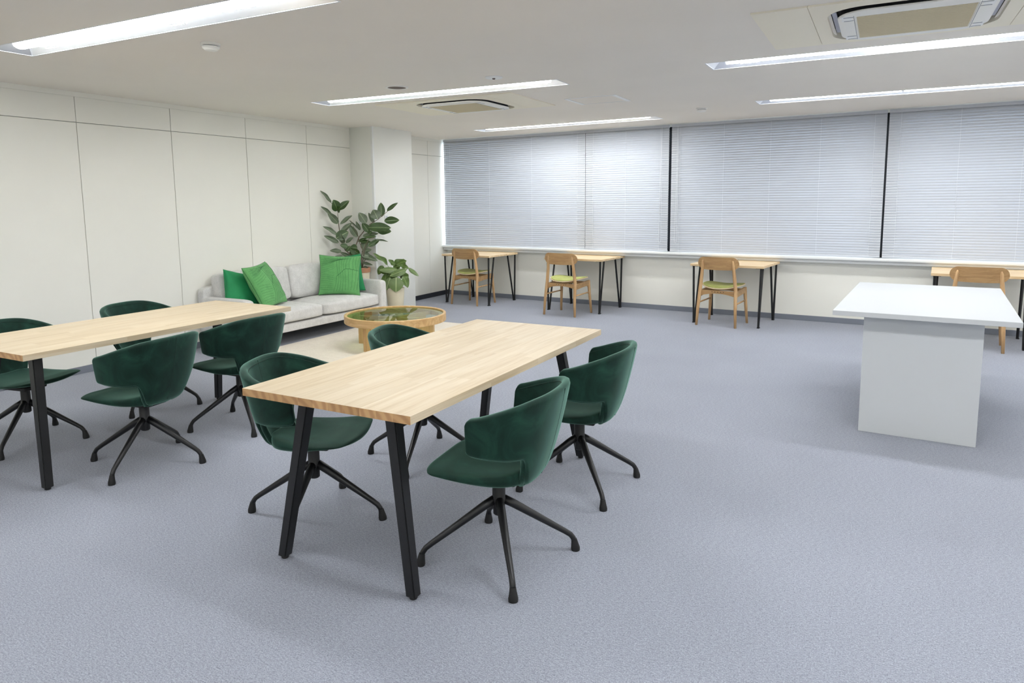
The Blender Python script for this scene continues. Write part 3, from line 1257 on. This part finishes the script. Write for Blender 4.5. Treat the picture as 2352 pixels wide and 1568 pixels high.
# ---------------------------------------------------------------- oak chairs
def make_oak():
    """faces +Y"""
    root = empty('oak_chair')
    for sx in (-1, 1):
        b = NB()
        tube(b, [(sx * 0.236, -0.225, 0), (sx * 0.226, -0.212, 0.22), (sx * 0.214, -0.180, 0.44), (sx * 0.195, -0.186, 0.62), (sx * 0.180, -0.202, 0.765), (sx * 0.177, -0.206, 0.794)],
             [0.0145, 0.0185, 0.0215, 0.020, 0.016, 0.007], 12)
        obj('rear_leg', b, 'oak', root, smooth=True)
        b = NB()
        tube(b, [(sx * 0.237, 0.222, 0), (sx * 0.222, 0.205, 0.22), (sx * 0.208, 0.190, 0.445)], [0.0145, 0.0185, 0.0215], 12)
        obj('front_leg', b, 'oak', root, smooth=True)
        b = NB()
        pr = [(-0.18, 0.350), (-0.18, 0.42), (0.19, 0.447), (0.19, 0.380), (0.0, 0.368)]
        vs0 = [b.verts.new((sx * 0.200, y, z)) for y, z in pr]
        vs1 = [b.verts.new((sx * 0.222, y, z)) for y, z in pr]
        b.faces.new(vs0)
        b.faces.new(list(reversed(vs1)))
        for k in range(5):
            b.faces.new((vs0[k], vs0[(k + 1) % 5], vs1[(k + 1) % 5], vs1[k]))
        obj('side_rail', b, 'oakx', root)
        b = NB()
        tube(b, [(sx * 0.222, -0.208, 0.275), (sx * 0.217, 0.200, 0.285)], 0.0095, 10)
        obj('stretcher', b, 'oak', root, smooth=True)
    # cross rails, arched
    for yy, nm in ((-0.165, 'rear_rail'), (0.19, 'front_rail')):
        b = NB()
        for k in range(12):
            x0, x1 = -0.20 + 0.40 * k / 12, -0.20 + 0.40 * (k + 1) / 12
            f = lambda x: 0.360 + 0.03 * (1 - (x / 0.2) ** 2)
            vs = [(x0, f(x0)), (x1, f(x1)), (x1, 0.425), (x0, 0.425)]
            a = [b.verts.new((x, yy - 0.011, z)) for x, z in vs]
            c = [b.verts.new((x, yy + 0.011, z)) for x, z in vs]
            b.faces.new(a)
            b.faces.new(list(reversed(c)))
            b.faces.new((a[0], c[0], c[1], a[1]))
            b.faces.new((a[3], a[2], c[2], c[3]))
        bmesh.ops.remove_doubles(b, verts=b.verts, dist=1e-5)
        rl = obj(nm, b, 'oakx', root)
        if yy < 0:
            for x, z in ((-0.07, 0.410), (-0.035, 0.408), (0, 0.407), (0.035, 0.408), (0.07, 0.410)):
                b = NB()
                tube(b, [(x, yy - 0.013, z), (x, yy - 0.010, z)], 0.005, 8)
                obj('screw_hole', b, 'rubber', rl)

    # curved backrest
    def back_pt(u, v):
        x = 0.245 * u
        z = 0.752 + 0.077 * v
        y = -0.178 - 0.040 * (1 - u * u) - 0.012 * v
        return x, y, z
    b = NB()
    NU, NV = 36, 8
    g = {}
    for i in range(NU + 1):
        u = math.sin((-1 + 2 * i / NU) * math.pi / 2)
        e = max(0.0, (abs(u) - 0.70) / 0.30)
        hh = math.sqrt(max(0.0, 1 - e ** 2))
        hh = max(hh, 0.05)
        taper = 1.0 - 0.10 * u * u
        for j in range(NV + 1):
            v = (-1 + 2 * j / NV)
            vv = v * hh * (1.0 if v > 0 else taper)
            x, y, z = back_pt(u, vv)
            g[i, j, 0] = b.verts.new((x, y - 0.007, z))
            g[i, j, 1] = b.verts.new((x, y + 0.007, z))
    for i in range(NU):
        for j in range(NV):
            b.faces.new((g[i, j, 0], g[i + 1, j, 0], g[i + 1, j + 1, 0], g[i, j + 1, 0]))
            b.faces.new((g[i, j, 1], g[i, j + 1, 1], g[i + 1, j + 1, 1], g[i + 1, j, 1]))
    for i in range(NU):
        for j in (0, NV):
            b.faces.new((g[i, j, 0], g[i + 1, j, 0], g[i + 1, j, 1], g[i, j, 1]))
    for j in range(NV):
        for i in (0, NU):
            b.faces.new((g[i, j, 0], g[i, j + 1, 0], g[i, j + 1, 1], g[i, j, 1]))
    smooth_by_angle(obj('backrest', b, 'oakx', root), 40)

    # saddle seat: ply shell and cushion
    def seat_grid(nm, zoff, th, inset, mat, puff):
        b = NB()
        NR, NA = 8, 40
        vs = {}
        for sgn in (0, 1):
            for r in range(NR + 1):
                rr = r / NR
                for a in range(NA):
                    an = 2 * math.pi * a / NA
                    cx, cy = math.cos(an), math.sin(an)
                    k = (abs(cx) ** 3.0 + abs(cy) ** 3.0) ** (-1 / 3.0)
                    x = (0.242 - inset) * k * cx * rr
                    y = (0.222 - inset) * k * cy * rr
                    if y < 0:
                        x *= 1 - 0.22 * (-y / 0.222) ** 2
                    z = 0.450 + 0.65 * x * x + 0.10 * max(0, y) * 0.5 + zoff
                    y += 0.02
                    if sgn:
                        z += th * (1 - puff * rr ** 4)
                    vs[sgn, r, a] = b.verts.new((x, y, z)) if r else (vs[sgn, 0, 0] if (sgn, 0, 0) in vs else b.verts.new((0, 0, z)))
        for sgn in (0, 1):
            for r in range(NR):
                for a in range(NA):
                    a2 = (a + 1) % NA
                    q = [vs[sgn, r, a], vs[sgn, r + 1, a], vs[sgn, r + 1, a2]]
                    if r:
                        q.append(vs[sgn, r, a2])
                    b.faces.new(q)
        for a in range(NA):
            a2 = (a + 1) % NA
            b.faces.new((vs[0, NR, a], vs[0, NR, a2], vs[1, NR, a2], vs[1, NR, a]))
        return smooth_by_angle(obj(nm, b, mat, root), 50)
    seat_grid('seat_shell', -0.004, 0.012, 0.0, 'ply', 0.0)
    seat_grid('cushion', 0.009, 0.024, 0.010, 'olive', 0.75)
    return root


OAK = [((-5.36, 8.80), -0.10, 'oak chair with an olive seat pulled up to the corner desk'),
       ((-3.695, 8.505), -0.12, 'oak chair with an olive seat at the second desk from the pillar'),
       ((-1.68, 8.565), -0.13, 'oak chair with an olive seat at the third desk from the pillar'),
       ((0.865, 8.27), -0.08, 'oak chair mostly hidden behind the white counter')]
src = None
for (x, y), rz, lab in OAK:
    if src is None:
        src = make_oak()
        o_ = src
        o_.location, o_.rotation_euler = (x, y, 0), (0, 0, rz)
    else:
        o_ = dup(src, (x, y, 0), rz)
    tag(o_, lab, 'chair', 'oak desk chairs')

# ---------------------------------------------------------------- rug, coffee table
b = NB()
box(b, -5.57, -3.35, 4.85, 7.20, 0.0, 0.009, bevel=0.003, seg=1)
tag(obj('rug', b, 'rug'), 'plain beige rug under the round coffee table', 'rug')

RZ = 0.009
r = empty('coffee_table', (-4.49, 5.79, RZ), 0.0)
tag(r, 'round oak coffee table with a glass top and plank legs', 'table')
R0 = 0.53
b = NB()
lathe(b, [(R0 - 0.030, 0.262), (R0 - 0.004, 0.262), (R0, 0.266), (R0, 0.338), (R0 - 0.004, 0.342), (R0 - 0.026, 0.342), (R0 - 0.030, 0.338), (R0 - 0.030, 0.262)], 72)
smooth_by_angle(obj('rim', b, 'oakring', r))
b = NB()
lathe(b, [(0, 0.322), (R0 - 0.031, 0.322), (R0 - 0.031, 0.330), (0, 0.330)], 72)
obj('glass_top', b, 'glass', r)
b = NB()
lathe(b, [(R0 - 0.075, 0.306), (R0 - 0.030, 0.306), (R0 - 0.030, 0.3215), (R0 - 0.075, 0.3215), (R0 - 0.075, 0.306)], 72)
obj('glass_ledge', b, 'oakring', r)
for ang in (-2.93, -1.73):
    for k in (0, 1):
        b = NB()
        pr = [(0.43, 0.0), (0.43, 0.262), (0.0, 0.262), (0.0, 0.20), (0.20, 0.20), (0.32, 0.0)]
        vs0 = [b.verts.new((x, -0.022, z)) for x, z in pr]
        vs1 = [b.verts.new((x, 0.022, z)) for x, z in pr]
        n = len(pr)
        b.faces.new(vs0)
        b.faces.new(list(reversed(vs1)))
        for q in range(n):
            b.faces.new((vs0[q], vs0[(q + 1) % n], vs1[(q + 1) % n], vs1[q]))
        obj('leg', b, 'oakleg', r, rot=(0, 0, ang + k * math.pi))
for ang in (-2.93, -1.73):
    b = NB()
    box(b, -0.49, 0.49, -0.022, 0.022, 0.262, 0.300)
    obj('cross_beam', b, 'oakring', r, rot=(0, 0, ang))


# ---------------------------------------------------------------- sofa
def soft_box(name, mat, parent, x0, x1, y0, y1, z0, z1, bev, puff=0.0, axis=2, seg=4, rot=None, loc=None):
    b = NB()
    box(b, x0, x1, y0, y1, z0, z1)
    bmesh.ops.subdivide_edges(b, edges=list(b.edges), cuts=7, use_grid_fill=True)
    c = Vector(((x0 + x1) / 2, (y0 + y1) / 2, (z0 + z1) / 2))
    hs = Vector(((x1 - x0) / 2, (y1 - y0) / 2, (z1 - z0) / 2))
    for v in b.verts:
        p = v.co - c
        q = Vector((p.x / hs.x, p.y / hs.y, p.z / hs.z))
        # pull corners to a rounded box
        inner = Vector([max(-h + bev, min(h - bev, w)) for w, h in zip(p, hs)])
        d = p - inner
        if d.length > 1e-9:
            d = d.normalized() * min(bev, d.length)
        p = inner + d
        if puff:
            o = [k for k in range(3) if k != axis]
            f = (1 - q[o[0]] ** 4) * (1 - q[o[1]] ** 4)
            p[axis] += puff * f * (1 if q[axis] > 0.5 else (-1 if q[axis] < -0.5 else 0)) * (1.0 if q[axis] > 0 else 0.35)
        v.co = c + p
    o_ = obj(name, b, mat, parent, smooth=True, loc=loc, rot=rot)
    sb = o_.modifiers.new('round', 'SUBSURF')
    sb.levels = sb.render_levels = 1
    return o_


# local: x = depth (front +), y = length
sofa = empty('sofa', (-5.90, 5.86, 0), -0.03)
tag(sofa, 'light grey fabric two-seat sofa against the panelled wall', 'sofa')
SLh = 1.08
soft_box('base_frame', 'sofa', sofa, -0.36, 0.36, -SLh + 0.02, SLh - 0.02, 0.135, 0.235, 0.018)
for sg in (-1, 1):
    y0, y1 = sorted((sg * (SLh - 0.125), sg * SLh))
    soft_box('armrest', 'sofa', sofa, -0.37, 0.375, y0, y1, 0.145, 0.545, 0.03)
    y0, y1 = (-SLh + 0.127, 0.0) if sg < 0 else (0.0, SLh - 0.127)
    soft_box('seat_cushion', 'sofa', sofa, -0.24, 0.385, y0 + 0.003, y1 - 0.003, 0.238, 0.385, 0.04, 0.026, 2)
    soft_box('back_cushion', 'sofa', sofa, -0.11, 0.07, y0 + 0.004, y1 - 0.004, 0.0, 0.40, 0.05, 0.035, 0, rot=(0, -0.16, 0), loc=(-0.18, 0, 0.395))
soft_box('backrest', 'sofa', sofa, -0.385, -0.27, -SLh + 0.01, SLh - 0.01, 0.145, 0.655, 0.025)
for sg in (-1, 1):
    b = NB()
    y = sg * (SLh - 0.10)
    tube(b, [(-0.33, y, 0.14), (-0.33, y, 0.008), (0.31, y, 0.008), (0.31, y, 0.14)], 0.008, 8)
    obj('sled_leg', b, 'black', sofa)


# ---------------------------------------------------------------- cushions
def pillow_thick(u, v):
    return (max(0.0, (1 - u * u) * (1 - v * v))) ** 0.42


def make_pillow(name, w, T, mat, loc, rot, label, seed=0, veins=False):
    N = 18
    rnd = random.Random(seed)
    ph = [rnd.uniform(0, 6.28) for _ in range(4)]

    def pos(u, v, side):
        x = w / 2 * u * (1 - 0.075 * (1 - v * v))
        z = w / 2 * v * (1 - 0.075 * (1 - u * u))
        wr = 1 + 0.05 * math.sin(5 * u + ph[0]) * math.sin(4 * v + ph[1]) + 0.03 * math.sin(11 * u * v + ph[2])
        return Vector((x, side * T / 2 * pillow_thick(u, v) * wr, z))
    b = NB()
    g = {}
    for i in range(N + 1):
        for j in range(N + 1):
            u, v = math.sin((-1 + 2 * i / N) * math.pi / 2), math.sin((-1 + 2 * j / N) * math.pi / 2)
            edge = i in (0, N) or j in (0, N)
            for s in (-1, 1):
                if edge and s == 1:
                    g[i, j, 1] = g[i, j, -1]
                else:
                    g[i, j, s] = b.verts.new(pos(u, v, s))
    for i in range(N):
        for j in range(N):
            for s in (-1, 1):
                q = [g[i, j, s], g[i + 1, j, s], g[i + 1, j + 1, s], g[i, j + 1, s]]
                if len(set(q)) == 4:
                    b.faces.new(q if s < 0 else list(reversed(q)))
    root = empty(name, (loc[0], loc[1], loc[2]))
    root.rotation_euler = rot
    tag(root, label, 'cushion', 'sofa cushions')
    body = obj('cover', b, mat, root, smooth=True)
    b = NB()
    ring = []
    for k in range(80):
        t = k / 80 * 4
        e, f = int(t), -1 + 2 * (t - int(t))
        u, v = ((f, -1), (1, f), (-f, 1), (-1, -f))[e]
        ring.append(pos(u, v, 1))
    ring.append(ring[0])
    tube(b, ring, 0.0028, 6, caps=False)
    obj('piping', b, 'green' if mat == 'green' else 'vein', root)
    if veins:
        def line(bb, pts, rad):
            out = []
            for u, v in pts:
                u, v = max(-0.97, min(0.97, u)), max(-0.97, min(0.97, v))
                p = pos(u, v, -1)
                p.y -= 0.0006
                out.append(p)
            tube(bb, out, rad, 4)
        b = NB()
        # one big leaf: midrib bent at the middle, fans of side veins
        rib = [(-0.15, -0.10), (0.0, 0.02), (0.12, 0.14), (0.26, 0.28), (0.50, 0.29), (0.80, 0.24), (0.97, 0.22)]
        line(b, [tuple(curve([(x, y, 0) for x, y in rib], k / 24)[:2]) for k in range(25)], 0.0022)
        for k in range(9):
            t = k / 8
            p = curve([(x, y, 0) for x, y in rib], t)
            q = (lerp(-0.28, 0.85, t) , -0.9 + 0.15 * t)
            line(b, [(lerp(p.x, q[0], m / 8) + 0.04 * math.sin(m / 8 * 3.1), lerp(p.y, q[1], m / 8)) for m in range(9)], 0.0013)
        for k in range(9):
            t = 0.1 + 0.9 * k / 8
            p = curve([(x, y, 0) for x, y in rib], t)
            q = (lerp(-0.25, 0.95, t), 0.93)
            line(b, [(lerp(p.x, q[0], m / 8) - 0.05 * math.sin(m / 8 * 3.1), lerp(p.y, q[1], m / 8)) for m in range(9)], 0.0013)
        for k in range(15):
            t = k / 14
            line(b, [(lerp(-0.93, -0.30, m / 8), lerp(0.75, -0.75, t) + 0.20 * (m / 8) ** 1.5 * (1 if t < 0.5 else -0.4)) for m in range(9)], 0.0009)
        for k in range(12):
            t = k / 11
            line(b, [(lerp(-0.92 + 0.15 * t, 0.05 + 0.5 * t, m / 8), lerp(0.45 + 0.4 * t, 0.85, (m / 8) ** 1.3)) for m in range(9)], 0.0008)
        obj('leaf_embroidery', b, 'vein', root)
    return root


# local -y is the shown face
make_pillow('cushion', 0.49, 0.19, 'leafgreen', (-5.77, 6.38, 0.640), (math.radians(-14), math.radians(3), math.radians(40)),
            'leaf-patterned mid green cushion propped upright by the far armrest near the plants', 1, True)
make_pillow('cushion', 0.47, 0.14, 'green', (-5.90, 6.60, 0.628), (math.radians(-16), math.radians(-4), math.radians(48)),
            'plain emerald cushion mostly hidden behind the upright patterned cushion', 2)
make_pillow('cushion', 0.50, 0.20, 'leafgreen', (-5.83, 5.28, 0.635), (math.radians(-27), math.radians(-3), math.radians(110)),
            'leaf-patterned mid green cushion leaning toward the armrest beside the meeting table', 3, True)
make_pillow('cushion', 0.40, 0.18, 'green', (-5.97, 5.085, 0.60), (math.radians(-22), math.radians(14), math.radians(82)),
            'plain emerald cushion leaning in the sofa corner by the near armrest', 4)


# ---------------------------------------------------------------- plants
def leaf_mesh(name, mats, wav, seed, narrow=1.0, curl=0.15, fold=0.12, cup=0.0):
    """leaf along +Y (0..1), width 1 at widest, normal +Z"""
    rnd = random.Random(seed)
    b = NB()
    uvl = b.loops.layers.uv.new('UVMap')
    NL, NW = 12, 6
    g, uv = {}, {}
    for i in range(NL + 1):
        t = i / NL
        w = math.sin(math.pi * min(1, max(0, t)) ** 0.85) ** 0.72 * 0.5
        if i in (0, NL):
            w = 0.012
        for j in range(NW + 1):
            u = -1 + 2 * j / NW
            x = u * w
            z = -curl * t * t + fold * abs(u) * w - cup * (u * w) ** 2 + wav * math.sin(9 * t + seed) * abs(u) * w
            v = b.verts.new((x, t, z))
            g[i, j] = v
            uv[v] = (0.5 + x, t)
    for i in range(NL):
        for j in range(NW):
            f = b.faces.new((g[i, j], g[i, j + 1], g[i + 1, j + 1], g[i + 1, j]))
            for lp in f.loops:
                lp[uvl].uv = uv[lp.vert]
    me = bpy.data.meshes.new(name)
    b.to_mesh(me)
    b.free()
    me.materials.append(M[mats])
    for p in me.polygons:
        p.use_smooth = True
    return me


def put_leaf(me, root, base, tip, width, face, name='leaf'):
    """leaf from base to tip (world relative to root), facing roughly 'face'"""
    o = bpy.data.objects.new(name, me)
    COL.objects.link(o)
    o.parent = root
    yv = Vector(tip) - Vector(base)
    L_ = yv.length
    yv.normalize()
    zv = Vector(face)
    zv = (zv - yv * zv.dot(yv)).normalized()
    xv = yv.cross(zv)
    m = Matrix((xv, yv, zv)).transposed().to_4x4()
    m = Matrix.Translation(Vector(base)) @ m @ Matrix.Diagonal((width, L_, L_, 1))
    o.matrix_basis = m
    return o


TOCAM = Vector((0.62, -0.76, 0.15))
# tall rubber plant in the corner behind the sofa
PFX = Vector((-6.05, 7.085, 0))
ficus = empty('rubber_plant', PFX)
tag(ficus, 'tall leafy rubber plant in the corner between the sofa and the pillar', 'plant')
b = NB()
lathe(b, [(0, 0.0), (0.095, 0.0), (0.100, 0.01), (0.122, 0.60), (0.122, 0.61)], 36)
smooth_by_angle(obj('planter', b, 'cream', ficus))
b = NB()
lathe(b, [(0.122, 0.60), (0.130, 0.602), (0.133, 0.66), (0.124, 0.664), (0.116, 0.655), (0.114, 0.62)], 36)
smooth_by_angle(obj('planter_rim', b, 'terra', ficus))
b = NB()
lathe(b, [(0, 0.634), (0.115, 0.630)], 24)
obj('soil', b, 'soil', ficus)
FSC = 1.0 / (5.227 * 178.0)         # metres per sketch unit at the plant


def fp(px, py, depth=0.0):
    """sketch coordinates of the plant (x right, y down) into the plane across the view at its stand"""
    x = (px - 562) * FSC
    z = 0.655 + (1021 - py) * FSC * 0.985
    if x < 0:
        x *= 0.94
    right = Vector((0.882, 0.470, 0))
    away = Vector((-0.47, 0.882, 0))
    depth += 0.62 * min(0.0, x)
    return right * x + away * depth + Vector((0.0, 0.0, z))


def stem(pts, r0, r1, parent, mat='bark', name='stem'):
    b = NB()
    n = len(pts)
    tube(b, pts, [lerp(r0, r1, k / (n - 1)) for k in range(n)], 7)
    return obj(name, b, mat, parent, smooth=True)


stem([fp(562, 1055), fp(560, 940), fp(470, 860), fp(400, 790), fp(362, 690), fp(348, 580), fp(336, 460), fp(332, 310), fp(268, 215)], 0.010, 0.003, ficus)
stem([fp(566, 1055), fp(560, 890), fp(520, 740), fp(560, 640), fp(625, 560), fp(700, 480), fp(800, 420), fp(925, 318)], 0.010, 0.003, ficus)
stem([fp(572, 1055), fp(590, 900, -0.03), fp(610, 800, -0.04), fp(570, 700, -0.03), fp(560, 630, -0.03), fp(480, 430, -0.03)], 0.009, 0.002, ficus)
stem([fp(576, 1055), fp(640, 760, -0.06), fp(690, 660, -0.07), fp(760, 640, -0.07)], 0.006, 0.003, ficus)
stem([fp(576, 1055), fp(610, 940), fp(660, 880), fp(700, 870)], 0.006, 0.003, ficus)
LM = [leaf_mesh('leaf', 'ficus', 0.05, 1), leaf_mesh('leaf', 'ficus2', 0.08, 2, curl=0.2), leaf_mesh('leaf', 'ficus', 0.04, 4, curl=0.05, fold=0.25)]
FL = [((268, 215), (172, 60), 34, 1), ((330, 310), (316, 185), 95, 0), ((335, 300), (472, 184), 62, 0), ((338, 322), (384, 262), 70, 0), ((262, 350), (184, 258), 32, 1),
      ((342, 462), (265, 335), 64, 1), ((352, 475), (487, 350), 38, 1), ((318, 602), (204, 483), 44, 1), ((350, 580), (490, 450), 48, 1), ((340, 695), (212, 602), 48, 1),
      ((310, 640), (458, 560), 92, 0), ((545, 635), (460, 488), 58, 1), ((408, 705), (492, 625), 38, 1), ((388, 705), (365, 600), 56, 1), ((438, 748), (356, 722), 50, 0),
      ((362, 802), (252, 778), 44, 1), ((475, 892), (342, 815), 40, 1), ((385, 858), (228, 916), 54, 1), ((562, 845), (452, 765), 62, 0), ((545, 770), (466, 760), 70, 0),
      ((576, 552), (535, 446), 32, 1), ((572, 555), (470, 424), 14, 1), ((662, 466), (592, 334), 80, 1), ((742, 462), (688, 338), 38, 1), ((805, 416), (752, 296), 96, 1),
      ((842, 392), (835, 212), 70, 0), ((915, 318), (1046, 220), 38, 0), ((872, 442), (1052, 432), 72, 0), ((688, 518), (958, 512), 92, 0), ((780, 560), (952, 560), 84, 0),
      ((692, 580), (612, 458), 64, 0), ((608, 628), (792, 584), 50, 1), ((640, 642), (780, 622), 26, 0), ((548, 692), (662, 645), 26, 0), ((560, 690), (708, 692), 42, 0),
      ((670, 752), (808, 668), 48, 0), ((755, 665), (918, 684), 18, 1), ((600, 792), (652, 668), 76, 1), ((588, 822), (706, 784), 48, 1), ((570, 862), (778, 908), 60, 1),
      ((590, 842), (702, 872), 60, 1), ((600, 950), (722, 970), 28, 1), ((610, 1000), (668, 1000), 22, 1), ((470, 892), (545, 850), 44, 0), ((418, 800), (472, 738), 46, 0),
      ((690, 600), (730, 560), 44, 0), ((455, 850), (500, 800), 50, 0), ((520, 900), (480, 860), 40, 1)]
rnd = random.Random(5)
for k, (p, q, w, kind) in enumerate(FL):
    d0 = rnd.uniform(-0.05, 0.02)
    base, tip = fp(p[0], p[1], d0), fp(q[0], q[1], d0 + rnd.uniform(-0.09, 0.03))
    face = TOCAM + Vector((rnd.uniform(-0.35, 0.35), rnd.uniform(-0.3, 0.3), rnd.uniform(-0.1, 0.5)))
    put_leaf(LM[kind if kind else (0 if k % 3 else 2)], ficus, base, tip, w * FSC * 1.32, face)
    pet = Vector(base) + (Vector(base) - Vector(tip)).normalized() * 0.012

# striped calathea in a cream pot in front of the pillar
cal = empty('calathea', (-5.70, 7.36, 0))
tag(cal, 'bushy striped-leaf calathea in a cream tapered pot in front of the pillar', 'plant')
b = NB()
lathe(b, [(0, 0.0), (0.088, 0.0), (0.094, 0.006), (0.124, 0.375), (0.122, 0.382), (0.113, 0.380), (0.110, 0.355)], 36)
smooth_by_angle(obj('planter', b, 'cream', cal))
b = NB()
lathe(b, [(0, 0.36), (0.112, 0.356)], 24)
obj('soil', b, 'soil', cal)
CSC = 1.0 / (5.227 * 177.0)


def cp(px, py, depth=0.0):
    x = (px - 952) * CSC
    z = 0.38 + (1262 - py) * CSC
    return Vector((0.882, 0.470, 0)) * x + Vector((-0.47, 0.882, 0)) * depth + Vector((0, 0, z))


CLM = [leaf_mesh('leaf', 'calathea', 0.06, 3, curl=0.12, fold=0.06, cup=0.4), leaf_mesh('leaf', 'calathea2', 0.16, 5, curl=0.18, fold=0.15), leaf_mesh('leaf', 'calathea2', 0.22, 8, curl=0.25, fold=0.05)]
CLV = [((862, 985), (714, 818), 70, 1, 0.02), ((925, 1000), (1082, 922), 120, 1, 0.06), ((1000, 1040), (782, 1020), 92, 0, -0.05), ((1108, 1030), (905, 1092), 105, 0, -0.08),
       ((985, 1120), (985, 1294), 185, 0, -0.13), ((1060, 1105), (1128, 1244), 95, 1, -0.06), ((1118, 1018), (1252, 1110), 56, 0, 0.0), ((1020, 985), (1120, 1010), 60, 2, 0.02),
       ((800, 990), (748, 1090), 80, 2, 0.03), ((850, 1085), (812, 1250), 95, 2, -0.02), ((905, 1130), (858, 1275), 90, 0, -0.09), ((950, 990), (890, 915), 60, 2, 0.05),
       ((900, 1080), (780, 1060), 80, 2, 0.05), ((1010, 1000), (1060, 920), 95, 1, 0.08), ((960, 1060), (900, 1180), 110, 1, -0.03), ((1030, 1080), (1110, 1160), 110, 2, 0.02), ((930, 1050), (1010, 980), 90, 2, 0.03)]
for k, (p, q, w, kind, dp) in enumerate(CLV):
    base, tip = cp(p[0], p[1], dp + 0.02), cp(q[0], q[1], dp - 0.03)
    face = TOCAM + Vector((rnd.uniform(-0.3, 0.3), rnd.uniform(-0.3, 0.3), 0.35 + rnd.uniform(-0.1, 0.4)))
    put_leaf(CLM[kind], cal, base, tip, w * CSC, face)
    stem([Vector((rnd.uniform(-0.03, 0.03), rnd.uniform(-0.03, 0.03), 0.355)), (Vector(base) * 0.5 + Vector((0, 0, 0.22))), Vector(base)], 0.004, 0.003, cal, 'calathea2', 'stalk')
